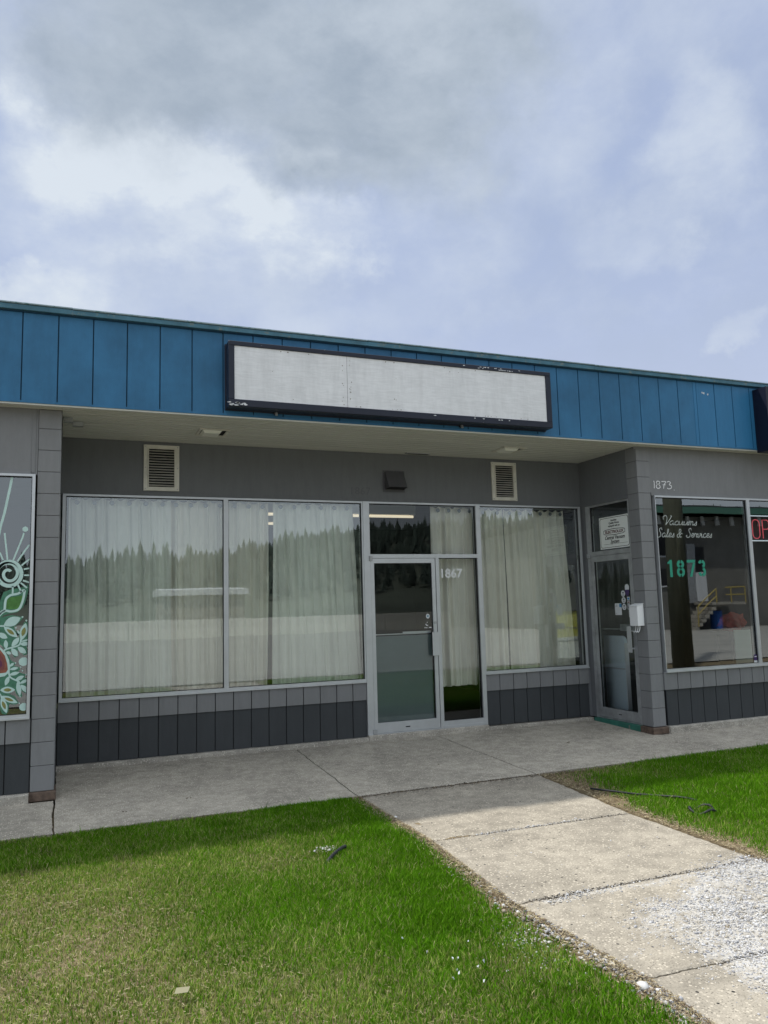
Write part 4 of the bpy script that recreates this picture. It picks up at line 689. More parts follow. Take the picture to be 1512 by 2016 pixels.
for x0,x1,lb in ((-3.43,-.04,'dark rod above the two left windows'),(.99,3.17,'dark rod above the curtains right of the entrance')):
    e=empty('curtain_rod',((x0+x1)/2,yC,2.80),lb,'curtain rod'); MB().tube([(x0,yC+.0,2.80),(x1,yC,2.80)],.011,8).build('rod','alu_old',e)
    for xx in (x0+.02,(x0+x1)/2,x1-.02): B('bracket','alu_old',e,(xx-.01,xx+.01,.12,yC+.01,2.79,2.82))
# ---- lights inside
tubem=emis('tube_glow',(1.0,.86,.62),.55)
for (x0,x1,y,z,lb) in ((.15,1.57,2.0,2.88,'fluorescent tube seen through the pane over the entrance door'),(-1.6,-.35,2.0,2.88,'fluorescent tube seen between the curtains left of the entrance'),(-1.9,-.1,3.6,2.92,'fluorescent tube deeper in the room left of the entrance'),(4.6,5.8,3.2,2.93,'fluorescent tube on the ceiling of the shop behind number 1873')):
    e=empty('tube_light',((x0+x1)/2,y,z),lb,'light','ceiling tube lights'); MB().tube([(x0,y,z),(x1,y,z)],.019,8).build('tube',tubem,e); B('fixture','white',e,(x0-.02,x1+.02,y-.05,y+.05,z+.025,3.098))
# ---- inside the side shop
e=empty('appliance_door',(3.5,-.2,.1),'tall pale blue-white appliance door standing just inside the side door','appliance door')
b=MB(); Z0,Z1=.03,1.04; pts=[(3.49,.02,Z0),(3.49,.02,Z1)]+[(3.49,-.35+.07*math.cos(R(a))-.0,Z1-.07+.07*math.sin(R(a))) for a in (90,112,135,158,180)]+[(3.49,-.42,Z0)]
b.prism(pts,(.05,0,0)); b.build('panel',mat('pale_blue_enamel',(.78,.88,.95),rough=.3,var=.04,vscale=2),e,bevel=.006)
b=MB(); b.box(3.484,3.4905,-.41,.0,.60,.615); b.build('seam','paper',e); B('edge','white',e,(3.485,3.545,-.432,-.422,Z0,Z1-.09))
e=empty('display_board',(5.07,-.9,.6),'pale green-white board leaning inside the right shop window','board'); B('sheet',mat('pale_green_board',(.42,.50,.46),rough=.5),e,(4.90,5.19,-.92,-.905,.05,1.075)); B('foot','alu_old',e,(4.95,5.14,-.92,-.80,.0,.045))
b=MB()
rg=random.Random(3)
bm=bmesh.new(); bmesh.ops.create_icosphere(bm,subdivisions=3,radius=1)
for v in bm.verts:
    n=noise.noise(v.co*2.1)*.35+noise.noise(v.co*5)*.12; v.co*=1+n; v.co=Vector((v.co.x*.19+5.11,v.co.y*.14-.7,v.co.z*.13+1.17))
me=bpy.data.meshes.new('cloth_heap'); bm.to_mesh(me); bm.free(); 
o=new_ob('cloth_heap',me,mat('red_cloth',(.42,.07,.045),rough=.9,var=.3,vscale=6)); tag(o,'crumpled red cloth on a stand behind the right shop window','cloth')
e=empty('display_stand',(5.12,-.7,0),'dark stand carrying the red cloth behind the right window','stand'); B('top','dark',e,(4.85,5.4,-.9,-.55,1.0,1.05)); B('leg','dark',e,(4.88,4.92,-.88,-.84,.003,1.0)); B('leg','dark',e,(5.33,5.37,-.88,-.84,.003,1.0)); B('leg','dark',e,(4.88,4.92,-.61,-.57,.003,1.0)); B('leg','dark',e,(5.33,5.37,-.61,-.57,.003,1.0))
# ================================================================ GROUND
ZL=-.137
def zg(y): return -.065+.03*y if y>-2.4 else ZL
WX=lambda x,y:(-3.3916+(x+3.3916)*1.0228,-9.0177+(y+9.0177)*1.0228)
def fbm(x,y,s=1.0,seed=0): return noise.fractal(Vector((x*s+seed,y*s,seed*.7)),1.0,2.0,4)
def slab_mesh(mb,c,nx,ny,jit=.008,dust=None,zoff=0):
    """c: corners bl,br,tr,tl ; top grid with ragged edges and skirts"""
    (ax,ay),(bx,by),(cx,cy),(dx,dy)=c; n0=len(mb.v)
    for j in range(ny+1):
        v=j/ny
        for i in range(nx+1):
            u=i/nx
            x=(ax*(1-u)+bx*u)*(1-v)+(dx*(1-u)+cx*u)*v; y=(ay*(1-u)+by*u)*(1-v)+(dy*(1-u)+cy*u)*v
            e=min(u*nx,(1-u)*nx,v*ny,(1-v)*ny)
            if e<.5: 
                q=noise.noise(Vector((x*5,y*5,1)))*jit*1.6+noise.noise(Vector((x*30,y*30,2)))*jit
                if u in(0,1): x+=q
                if v in(0,1): y+=q
            z=zg(y)+.004*noise.noise(Vector((x*1.3,y*1.3,5)))+.0015*noise.noise(Vector((x*9,y*9,5)))-(.006 if e<.5 else 0)+zoff
            mb.v.append((x,y,z))
    w=nx+1
    for j in range(ny):
        for i in range(nx): a=n0+j*w+i; mb.f.append((a,a+1,a+w+1,a+w)); mb.mi.append(0)
    # skirts
    ring=[n0+i for i in range(w)]+[n0+j*w+nx for j in range(1,ny+1)]+[n0+ny*w+i for i in range(nx-1,-1,-1)]+[n0+j*w for j in range(ny-1,0,-1)]
    m0=len(mb.v)
    for r_ in ring: x,y,z=mb.v[r_]; mb.v.append((x,y,z-.07))
    k=len(ring)
    for i in range(k): j=(i+1)%k; mb.f.append((ring[i],m0+i,m0+j,ring[j])); mb.mi.append(0)
g_=.007
sw=MB()
xs_b=[-13,-9.9,-6.6,-3.452,-.918,.865,3.292,6.1,9.2,12.2,15]   # joints at the wall
xs_f=[-13,-9.9,-6.6,-3.446,-.965,.880,3.308,6.1,9.2,12.2,15]
yf=lambda x:-2.262+.022*x*(1 if x>0 else 0)
for i in range(10):
    f0,f1=xs_f[i],xs_f[i+1]; a0,a1=xs_b[i],xs_b[i+1]
    yb=-.02 if (a0>-3.6 and a1<3.4) else -1.235
    slab_mesh(sw,[(f0+g_,yf(f0)),(f1-g_,yf(f1)),(a1-g_,yb),(a0+g_,yb)],max(12,int((a1-a0)/.06)),34)
tag(sw.build('sidewalk','walk'),'grey concrete sidewalk along the shopfront','sidewalk',kind='structure')
# walkway towards the street
pw=MB()
Lx=[-.965,-.955,-1.045,-.985,-1.10,-1.2]; Rx=[.885,.738,.719,.70,.69,.69]; Yl=[-2.285,-3.745,-5.02,-6.02,-7.6,-9.3]; Yr=[-2.275,-3.795,-5.045,-6.1,-7.6,-9.3]
for i in range(5):
    slab_mesh(pw,[(Lx[i+1],Yl[i+1]+.006),(Rx[i+1],Yr[i+1]+.006),(Rx[i],Yr[i]-.006),(Lx[i],Yl[i]-.006)],70,60,jit=.014)
po_=pw.build('walkway','path'); tag(po_,'pitted concrete walkway crossing the lawn, dusted with white gravel','walkway',kind='structure')
gp=[WX(*q) for q in [(-.62,-5.43),(-.45,-5.46),(-.131,-5.294),(.0,-5.13),(.60,-5.02),(.9,-5.3),(.9,-8.5),(-.9,-8.5),(-.95,-6.7),(-.70,-6.36),(-.834,-6.262),(-.671,-5.994),(-.784,-5.837),(-.80,-5.62)]]
def inside(x,y,P):
    c=False;j=len(P)-1
    for i in range(len(P)):
        if (P[i][1]>y)!=(P[j][1]>y) and x<(P[j][0]-P[i][0])*(y-P[i][1])/(P[j][1]-P[i][1])+P[i][0]: c=not c
        j=i
    return c
def gdens(x,y):
    wx=x+.06*noise.noise(Vector((x*4,y*4,9))); wy=y+.06*noise.noise(Vector((x*4,y*4,19)))
    d=0
    q=sum(inside(wx+.13*a_,wy+.13*b_,gp) for a_,b_ in ((0,0),(1,0),(-1,0),(0,1),(0,-1),(.6,.6),(-.6,-.6),(.6,-.6),(-.6,.6)))/9
    if q>0: 
        d=(q**1.2)*(.82+.55*fbm(x,y,2.4,4))+.25*q*noise.noise(Vector((x*14,y*14,3)))
        if y<-6.45 : d*=.55
    # dust along the joint in front of the third slab
    jl=-5.02-.025*(x+1.04)/1.76
    s=max(0,1-abs(wy-(jl-.05))/.09)*(.9 if x>-.9 else .2); d=max(d,s*.8)
    s=max(0,1-abs(y-(-3.77))/.05)*(.7 if -.6<x<.3 else .12); d=max(d,s)
    s=max(0,1-abs(wy+5.80-.1*(x+.9))/.05)*(.5 if x<-.4 else 0); d=max(d,s)
    return max(0,min(1,d))
def cattr(me,name,vals):
    a=me.attributes.new(name,'FLOAT','POINT'); a.data.foreach_set('value',np.asarray(vals,dtype=np.float32))
cattr(po_.data,'dust',[gdens(v.co.x,v.co.y)*.62 for v in po_.data.vertices])
# soil under the lawn, one sheet reaching the horizon
def sheet(name,x0,x1,y0,y1,nx,ny,zf,m,label,cat):
    b=MB()
    for j in range(ny+1):
        for i in range(nx+1): x=x0+(x1-x0)*i/nx; y=y0+(y1-y0)*j/ny; b.v.append((x,y,zf(x,y)))
    w=nx+1
    for j in range(ny):
        for i in range(nx): a=j*w+i; b.f.append((a,a+1,a+w+1,a+w)); b.mi.append(0)
    return tag(b.build(name,m,smooth=True),label,cat,kind='structure')
def soilz(x,y): 
    return -.165 if y>-2.25 else -.148+.012*noise.noise(Vector((x*2,y*2,0)))+.006*noise.noise(Vector((x*11,y*11,0)))
soil=mat('lawn_soil',(.085,.062,.040),rough=1,bump=1,bscale=70,col2=(.26,.21,.13),vscale=26,spec=.05,detail=8)
sheet('lawn_soil',-14,16,-9.5,.2,600,220,soilz,soil,'bare brown soil and straw under the lawn','soil')
sheet('ground',-900,900,-1500,900,60,60,lambda x,y:-.30,mat('far_ground',(.10,.12,.05),rough=1,var=.3,vscale=.05),'wide ground around the shops','ground')
sheet('road',-250,250,-44,-9.62,120,20,lambda x,y:-.20+.006*noise.noise(Vector((x,y,0))),'asphalt','pale worn road and lot across from the shops','road')
kb=rough_strip('kerb',-60,60,-9.62,-9.5,-.3,-.12,'found',parent=None,nx=300); tag(kb,'concrete kerb between lawn and road','kerb',kind='structure')
# ---------------------------------------------------------------- grass
def np_mesh(name,verts,faces_flat,loop_start,loop_total,m,colors=None):
    me=bpy.data.meshes.new(name); me.vertices.add(len(verts)); me.vertices.foreach_set('co',verts.astype(np.float32).ravel())
    me.loops.add(len(faces_flat)); me.loops.foreach_set('vertex_index',faces_flat.astype(np.int32))
    me.polygons.add(len(loop_start)); me.polygons.foreach_set('loop_start',loop_start.astype(np.int32)); me.polygons.foreach_set('loop_total',loop_total.astype(np.int32))
    if colors is not None:
        a=me.color_attributes.new('tint','FLOAT_COLOR','POINT'); a.data.foreach_set('color',colors.astype(np.float32).ravel())
    me.update(calc_edges=True); me.validate(); return new_ob(name,me,m)
# coarse lookup grids for noise fields
GX0,GX1,GY0,GY1=-8.,9.,-9.5,-2.0; NXg,NYg=680,300
gx=np.linspace(GX0,GX1,NXg); gy=np.linspace(GY0,GY1,NYg)
def field(f): return np.array([[f(x,y) for x in gx] for y in gy])
def look(F,x,y):
    i=np.clip(((x-GX0)/(GX1-GX0)*(NXg-1)).astype(int),0,NXg-1); j=np.clip(((y-GY0)/(GY1-GY0)*(NYg-1)).astype(int),0,NYg-1); return F[j,i]
F1=field(lambda x,y:fbm(x,y,.8,3)); F2=field(lambda x,y:fbm(x,y,3.2,8)); F3=field(lambda x,y:fbm(x,y,9,12))
le=np.interp(-gy,[2.285,3.745,5.02,6.02,7.6,9.5],[.965,.955,1.045,.985,1.10,1.2]); le=-le
re=np.interp(-gy,[2.285,3.795,5.045,6.1,7.6,9.5],[.885,.738,.719,.70,.69,.69])
def edges(x,y):
    l=-np.interp(-y,[2.285,3.745,5.02,6.02,7.6,9.5],[.965,.955,1.045,.985,1.10,1.2]); r=np.interp(-y,[2.275,3.795,5.045,6.1,7.6,9.5],[.885,.738,.719,.70,.69,.69]); return l,r
def grass_layer(n,x0,x1,y0,y1,hmul=1):
    x=rng.uniform(x0,x1,n); y=rng.uniform(y0,y1,n)
    l,r=edges(x,y); f1=look(F1,x,y); f2=look(F2,x,y); f3=look(F3,x,y)
    left=x<0
    dl=np.where(left,l-x,x-r)                    # distance from the walkway
    dt=-2.275-y+np.where(x>0,.022*x,0)
    # ragged bare margins
    mpath=np.where(left,np.interp(-y,[2.3,3.2,4.2,4.8,5.4,6.2,9],[.02,.035,.06,.10,.08,.06,.05]),np.interp(-y,[2.3,3.0,3.45,4.0,5,9],[.04,.12,.10,.07,.06,.06]))
    mtop=np.where(left,.07,np.interp(x,[.9,1.6,2.6],[.16,.10,.05]))
    okd=(dl>mpath*np.clip(.65+2.0*f2+.8*f3,.05,2.0)+.008)&(dt>mtop*np.clip(.6+1.8*f2+.6*f3,.05,2.2)+.01)
    soft=np.minimum(np.clip((dl-mpath*.5)/.28,0,1),np.clip((dt-.02)/.10,0,1))
    # dry corner of the right lawn
    bare=np.where((~left)&(x<1.9)&(y>-3.5),np.clip((x-.95)/.8+( -2.6-y)*.35+.25*f2,0.08,1),1)
    lush=np.clip(.5+np.where(left,.42*(x+2.15)+.10*(y+4.5),.35)+.55*f1+.15*f2,0,1)
    lush=np.where(left&(y>-3.1),np.maximum(lush,.55+.25*f2),lush)
    keep=okd&(rng.random(n)<(.25+.75*soft)*(.55+.45*lush)*bare)
    x,y,lush,soft,f2,f3=[a[keep] for a in (x,y,lush,soft,f2,f3)]; n=len(x)
    h=(.022+.030*lush+.012*rng.random(n)+.010*np.clip(f3,-1,1))*(.55+.45*soft)*hmul*rng.uniform(.55,1.25,n)
    tall=rng.random(n)<.012; h[tall]*=1.55
    w=rng.uniform(.0013,.0026,n)*(1+.3*lush); a=rng.uniform(0,2*np.pi,n); lean=rng.uniform(.1,.75,n)*h; la=rng.uniform(0,2*np.pi,n)+f2*2
    z0=np.full(n,-.150)
    dx,dy=np.cos(a)*w,np.sin(a)*w; lx,ly=np.cos(la)*lean,np.sin(la)*lean
    P=np.zeros((n,5,3))
    P[:,0]=np.c_[x-dx,y-dy,z0];P[:,1]=np.c_[x+dx,y+dy,z0]
    P[:,2]=np.c_[x+dx*.8+lx*.35,y+dy*.8+ly*.35,z0+h*.6];P[:,3]=np.c_[x-dx*.8+lx*.35,y-dy*.8+ly*.35,z0+h*.6]
    P[:,4]=np.c_[x+lx,y+ly,z0+h*rng.uniform(.85,1.0,n)]
    g=np.array([.078,.215,.008]);g2=np.array([.145,.330,.012]);yl=np.array([.30,.36,.09]);st=np.array([.52,.47,.24])
    t=rng.random(n)[:,None]; c=g*(1-t)+g2*t
    py=np.clip(.66-lush*.66+.15*f2,0.03,.6); q=rng.random(n); c=np.where((q<py)[:,None],yl*(.8+.5*t),c)
    ps=np.clip(.15-lush*.17+.08*f3,.008,.26); q=rng.random(n); c=np.where((q<ps)[:,None],st*(.7+.5*t),c)
    c*=rng.uniform(.55,1.3,(n,1))*(1+.18*np.clip(f2,-1,1))[:,None]
    C=np.ones((n,5,4)); C[:,:,:3]=c[:,None,:]
    return P,C
def blades(name,layers,label):
    P=np.concatenate([l[0] for l in layers]);C=np.concatenate([l[1] for l in layers]); n=len(P)
    base=(np.arange(n)*5)[:,None]; fl=np.concatenate([base+np.array([0,1,2,3]),base+np.array([3,2,4])],1).ravel()
    ls=(np.arange(n)*7)[:,None]+np.array([0,4]); lt=np.tile([4,3],n)
    o=np_mesh(name,P.reshape(-1,3),fl,ls.ravel(),lt,attr_mat('grass_blade_'+name,trans=.40,rough=.7,spec=.06),C.reshape(-1,4))
    tag(o,label,'grass',kind='stuff'); return o
A=grass_layer(460000,-4.6,-.9,-6.6,-2.25); A2=grass_layer(90000,-8,-4.6,-9,-2.25); A3=grass_layer(60000,-4.6,-.9,-9.3,-6.6)
Bq=grass_layer(170000,.8,5.2,-5.4,-2.1); B2=grass_layer(80000,5.2,9,-9,-2.1); B3=grass_layer(60000,.7,5.2,-9.3,-5.4)
blades('grass',[A,A2,A3],'green and straw-coloured mown grass left of the walkway'); blades('grass',[Bq,B2,B3],'green mown grass right of the walkway')
# dry clippings and straw lying on the margins
def litter(n,pts,col,lab,name,L=(.008,.032),wd=.0011,z=ZL+.002):
    P=np.zeros((n,4,3));C=np.ones((n,4,4))
    for i in range(n):
        x,y=pts(); a=random.uniform(0,6.28); l=random.uniform(*L)/2; w=wd*random.uniform(.6,1.5); dx,dy=math.cos(a)*l,math.sin(a)*l; nx,ny=-math.sin(a)*w,math.cos(a)*w; z1=z+random.uniform(0,.012); z2=z+random.uniform(0,.012)
        P[i]=[(x-dx-nx,y-dy-ny,z1),(x+dx-nx,y+dy-ny,z2),(x+dx+nx,y+dy+ny,z2+.001),(x-dx+nx,y-dy+ny,z1+.001)]
        k=random.uniform(.6,1.25); C[i,:,:3]=np.array(random.choice(col))*k
    base=(np.arange(n)*4)[:,None]; fl=(base+np.arange(4)).ravel()
    o=np_mesh(name,P.reshape(-1,3),fl,np.arange(n)*4,np.full(n,4),attr_mat('litter_'+name,rough=.9),C.reshape(-1,4)); tag(o,lab,'litter',kind='stuff')
def margin():
    while True:
        y=random.uniform(-7,-2.3)
        l,r=edges(np.array([0.]),np.array([y])); 
        if random.random()<.6: return float(l[0])-abs(random.gauss(0,.055)),y
        return float(r[0])+abs(random.gauss(0,.08)),y
litter(15000,margin,[(.34,.28,.16),(.24,.19,.11),(.42,.36,.24),(.13,.09,.06)],'dry straw and clippings along the walkway edges','dry_clippings')
def topm(): 
    x=random.uniform(-4.6,5); y=-2.275-abs(random.gauss(0,.05)); return x,y
litter(7000,topm,[(.09,.065,.04),(.18,.135,.08),(.05,.038,.025)],'brown dead grass along the sidewalk edge','dead_grass',z=-.140)
def rcorner(): return random.uniform(.9,1.9)**1.0,random.uniform(-3.6,-2.3)
litter(6000,rcorner,[(.26,.19,.11),(.14,.10,.065),(.38,.31,.18)],'thin dead grass in the corner of the right lawn','dead_grass',z=-.138)
def leftdry():
    return random.uniform(-4.2,-1.8),random.uniform(-6.4,-3.3)
litter(26000,leftdry,[(.30,.27,.14),(.22,.20,.09),(.36,.32,.20),(.16,.17,.06)],'dry thatch lying in the lawn left of the walkway','thatch',L=(.008,.026),wd=.0009,z=-.138)
# ---------------------------------------------------------------- gravel
ico=bmesh.new(); bmesh.ops.create_icosphere(ico,subdivisions=1,radius=1); IV=np.array([v.co[:] for v in ico.verts]); IF=np.array([[v.index for v in f.verts] for f in ico.faces]); ico.free()
def stones(name,pts,label,cols,m=None):
    n=len(pts); nv=len(IV); P=np.zeros((n,nv,3)); C=np.ones((n,nv,4))
    for i,(x,y,z,s) in enumerate(pts):
        sc=np.array([s*random.uniform(.8,1.5),s*random.uniform(.7,1.1),s*random.uniform(.4,.75)]); a=random.uniform(0,6.28); V=IV*(1+rng.uniform(-.25,.2,(nv,1)))*sc
        ca,sa=math.cos(a),math.sin(a); P[i]=np.c_[V[:,0]*ca-V[:,1]*sa+x,V[:,0]*sa+V[:,1]*ca+y,V[:,2]+z+s*.35]
        C[i,:,:3]=np.array(random.choice(cols))*random.uniform(.72,1.1)
    fl=(IF[None]+(np.arange(n)*nv)[:,None,None]).ravel(); nf=n*len(IF)
    o=np_mesh(name,P.reshape(-1,3),fl,np.arange(nf)*3,np.full(nf,3),attr_mat('stone_'+name,rough=.9,spec=.2),C.reshape(-1,4)); tag(o,label,'gravel',kind='stuff'); return o
pts=[]
while len(pts)<29000:
    x,y=random.uniform(-1.0,.78),random.uniform(-8.6,-3.7); d=gdens(x,y)
    if y<-6.9 and random.random()<.5: continue
    if random.random()<d*d*.9+.003: pts.append((x,y,zg(y)-.001,min(.011,random.lognormvariate(-5.75,.45))))
WH=[(.56,.56,.57),(.50,.50,.52),(.42,.42,.43),(.50,.47,.42),(.32,.32,.34),(.62,.62,.62),(.36,.33,.28)]
stones('gravel',pts,'crushed white gravel scattered over the walkway',WH)
pts=[]
while len(pts)<3000:
    y=random.uniform(-7.2,-2.9); l,r=edges(np.array([0.]),np.array([y])); dn=np.interp(-y,[2.9,4.2,4.9,5.4,6.3,7.2],[.01,.05,.18,.7,.9,.7])
    if random.random()<dn: pts.append((float(l[0])-.01-abs(random.gauss(0,.055))+.02,y,ZL-.004,min(.017,random.lognormvariate(-5.2,.5))))
for i in range(420):
    x,y=random.gauss(-1.28,.09),random.gauss(-5.45,.22); pts.append((x,y,ZL-.002,random.uniform(.003,.008)))
for i in range(70): x,y=random.gauss(-1.70,.04),random.gauss(-3.62,.035); pts.append((x,y,ZL+.010,random.uniform(.004,.010)))
for i in range(60): x,y=random.uniform(-3.9,4.5),random.uniform(-6,-2.3); 
stones('gravel',pts,'pale pebbles along the left edge of the walkway',WH+[(.35,.30,.24),(.25,.22,.18)])
pts=[]
for i in range(1500):
    s=random.random()
    if s<.45: x=random.uniform(-.95,.8); y=-5.02-.025*(x+1.04)/1.76+random.gauss(0,.014)
    elif s<.7: x=random.uniform(-.95,.7); y=-3.765-.03*(x+.95)/1.7+random.gauss(0,.012)
    else: x=random.uniform(-.95,.88); y=-2.28+random.gauss(0,.010)
    pts.append((x,y,zg(y)-.004,random.uniform(.0025,.006)))
stones('gravel',pts,'dark grit packed in the walkway joints',[(.08,.07,.06),(.16,.14,.12),(.35,.33,.30),(.05,.045,.04)])
for i,(x,y,s,lb) in enumerate(((-1.055,-6.08,.030,'largest loose white stone on the walkway near the lower edge'),(-.945,-3.05,.018,'single white stone on the left edge of the walkway near the shadow line'))):
    o=stones('stone',[(x,y,zg(y)-.004,s)],lb,[(.72,.72,.72)]); del o['kind']; o['category']='stone'; del o['label']; o['label']=lb
# cracks and small dark debris on the sidewalk
b=MB()
for (x,y,s) in ((2.02,-1.15,.05),(-2.35,-1.7,.02),(4.9,-1.75,.03),(.2,-1.5,.015),(-2.9,-1.9,.018),(3.1,-1.7,.02)):
    for k in range(3):
        cx,cy=x+random.uniform(-s,s),y+random.uniform(-s,s)*.4; b.prism([(cx+random.uniform(.3,1)*s*.5*math.cos(a),cy+random.uniform(.2,.8)*s*.25*math.sin(a),zg(cy)+.004) for a in [i*math.pi/3 for i in range(6)]],(0,0,.004))
tag(b.build('leaf_litter','dirt'),'dark bits of debris dropped on the sidewalk','debris',kind='stuff')
# ---------------------------------------------------------------- hoses
pts=[WX(.80,-3.22),WX(.884,-3.396),WX(1.0,-3.52),WX(1.11,-3.658),WX(1.22,-3.82),WX(1.29,-3.93)]
c=crom([(p[0],p[1],-.122+.006*math.sin(i*2)) for i,p in enumerate(pts)],8)
e=empty('garden_hose',(1.0,-3.5,-.1),'black hose lying in the grass right of the walkway','hose'); MB().tube([(p.x,p.y,p.z+.012) for p in c],.009,10).build('hose','hose',e,smooth=True)
e2=[(1.22+.10*math.cos(t)*(1+.08*math.sin(5*t)),-4.06+.09*math.sin(t),-.112+.018*math.sin(3*t)) for t in [k*.35 for k in range(40)]]
MB().tube(e2,.010,8).build('coil','hose',e,smooth=True)
e=empty('hose_end',(-1.68,-3.80,-.11),'short dark ribbed hose end poking out of the left lawn','hose')
c=[(-1.79,-3.92,-.14),(-1.76,-3.88,-.118),(-1.69,-3.80,-.105),(-1.62,-3.73,-.102),(-1.58,-3.69,-.106)]; cc=crom(c,8)
MB().tube(cc,[.011+.0025*(i%2) for i in range(len(cc))],10).build('ribbed_pipe','hose',e)
b=MB(); b.prism([(-2.93,-5.36,-.095),(-2.875,-5.375,-.092),(-2.86,-5.335,-.088),(-2.915,-5.315,-.091)],(0,0,.001)); tag(b.build('paper_scrap',mat('buff_paper',(.22,.21,.13))),'small square scrap of pale paper on the left lawn','litter')
b=MB()
for i in range(11): 
    x,y=-1.72+random.gauss(0,.10),-5.55+random.gauss(0,.14); b.prism([(x+.005*math.cos(a)*random.uniform(.5,1.2),y+.005*math.sin(a),-.108+random.random()*.02) for a in [k*math.pi/3 for k in range(6)]],(0,0,.002))
tag(b.build('white_petals','paper'),'scattered small white flower heads in the lawn','flowers',kind='stuff')
# ================================================================ ACROSS THE ROAD (seen in the glass)
b=MB(); 
for i in range(14):
    xa=-60+i*6.05; b.prism([(xa,-46.,-.25),(xa,-45.4,-.25),(xa,-45.55,.35),(xa,-45.62,.95),(xa,-45.78,.95),(xa,-45.85,.35)],(6,0,0))
tag(b.build('concrete_barrier',mat('barrier_concrete',(.72,.70,.64),rough=.9,var=.1,vscale=1)),'long low concrete barrier across the road, mirrored in the left windows','barrier')
# hill
def hz(x,y):
    d=max(0,min(1,(-y-52)/120)); s=d*d*(3-2*d)
    ridge=np.interp(x,[-120,-3,6,26,43,60,80,140,200,400],[6,9,10.5,11,14.5,17,19.5,23,23,20])
    return -.25+s*ridge+1.2*s*noise.noise(Vector((x*.03,y*.03,0)))
sheet('hill',-300,450,-420,-50,100,70,hz,mat('hill_grass',(.11,.125,.095),rough=1,var=.3,vscale=.06),'long wooded hill across the road','hill')
def conifers(name,n,spot,label,hr=(2.0,3.6)):
    V=[];F=[];C=[]
    for i in range(n):
        x,y=spot(); z=hz(x,y) if y<-50 else -.2; h=random.uniform(*hr)*random.choice((.5,.7,.9,1,1.1,1.5)); r=h*random.uniform(.16,.26); k=random.uniform(.6,1.6); tiers=7
        for t in range(tiers):
            f=t/tiers; zc=z+h*(.12+.80*f); rr_=r*(1-f)**.9+.12; pts_=11; s=len(V); V.append((x,y,zc+h*.22)); C.append((.060*k,.078*k,.066*k,1)); a0=random.random()*6
            for q in range(pts_):
                a=a0+q*2*math.pi/pts_; rq=rr_*(1.15 if q%2 else .62)*random.uniform(.75,1.2); V.append((x+rq*math.cos(a),y+rq*math.sin(a),zc-h*.03*(1 if q%2 else -1))); C.append((.085*k,.110*k,.090*k,1))
            for q in range(pts_): F.append((s,s+1+q,s+1+(q+1)%pts_))
    V=np.array(V);F=np.array(F); n=len(F)
    o=np_mesh(name,V,F.ravel(),np.arange(n)*3,np.full(n,3),attr_mat('needles_'+name,rough=.9,spec=.1),np.array(C)); tag(o,label,'forest',kind='stuff')
conifers('forest',9500,lambda:(random.uniform(-90,300),-(92+138*random.random()**.9)),'dense dark conifer forest on the hill, mirrored in the shop glass')
# warehouse
e=empty('warehouse',(40,-28,0),'dark block warehouse with green eave and loading stair, mirrored in the right window','building')
blkm=mat('warehouse_block',(.17,.165,.15),rough=.95,var=.25,vscale=.8,bump=.3,bscale=20)
B('wall',blkm,e,(24,52,-46,-28.0,-.2,6.1)); B('roof','dark',e,(23,53,-47,-26.9,6.42,6.6)); B('eave',mat('eave_green',(.08,.20,.15),rough=.6),e,(23,53,-26.9,-26.8,6.15,6.5))
b=MB()
for i in range(27): b.prism([(23.6+i*1.08,-27.9,6.12),(23.6+i*1.08,-27.9,5.60),(23.85+i*1.08,-27.9,5.60),(23.75+i*1.08,-27.9,6.12)],(0,.12,0))
b.build('rafter_tails','paper',e)
B('door','gasket',e,(29.5,30.2,-27.98,-27.93,2.95,4.34)); B('door_panel','paper',e,(29.5,30.25,-27.97,-27.90,1.3,2.93)); B('door_frame','alu_old',e,(28.9,29.45,-27.98,-27.88,1.2,4.5))
for q in ((26.0,27.6,3.9,4.9),(26.0,27.6,2.2,3.2)): B('window','gasket',e,(q[0],q[1],-27.99,-27.94,q[2],q[3])); B('window_frame','paper',e,(q[0],q[1],-27.98,-27.9,q[2]-.08,q[2]))
B('platform','found',e,(29.2,31.6,-27.9,-26.6,1.10,1.24)); yel=mat('yellow_rail',(.42,.33,.09),rough=.5)
b=MB()
for (p,q) in (((30.2,-26.6,2.05),(31.6,-26.6,2.05)),((30.2,-26.6,1.65),(31.6,-26.6,1.65)),((31.6,-26.6,1.2),(31.6,-26.6,2.05)),((30.6,-26.6,1.2),(30.6,-26.6,2.05)),((28.2,-26.6,1.0),(29.5,-26.6,2.0)),((28.2,-26.6,.6),(29.5,-26.6,1.6)),((28.2,-26.6,0),(28.2,-26.6,1.0)),((29.5,-26.6,1.2),(29.5,-26.6,2.0)),((31.6,-26.6,2.05),(31.6,-27.8,2.05))): b.tube([p,q],.032,6)
b.build('railing',yel,e); 
b=MB()
for i in range(6): b.box(28.0+i*.24,28.24+i*.24,-27.8,-26.6,-.2+.2*i,-.02+.2*i)
b.build('stairs','found',e)
e=empty('blue_drum',(30.0,-27.2,-.2),'blue drum under the loading platform, mirrored in the right window','drum'); MB().tube([(30,-27.2,-.2),(30,-27.2,.75)],.3,14).build('body',mat('drum_blue',(.02,.10,.35)),e); MB().tube([(30,-27.2,.751),(30,-27.2,.79)],.31,14).build('lid','black',e)
# distant white building
e=empty('white_hall',(8,-62,0),'long white hall at the foot of the hill, mirrored in the two left windows','building'); B('wall','found',e,(4.3,11.2,-66,-60,-.3,2.9)); b=MB(); b.prism([(4.0,-59.6,2.85),(4.0,-59.6,3.35),(4.0,-63,3.55),(4.0,-66.4,3.35),(4.0,-66.4,2.85)],(7.5,0,0)); b.build('roof','white',e)
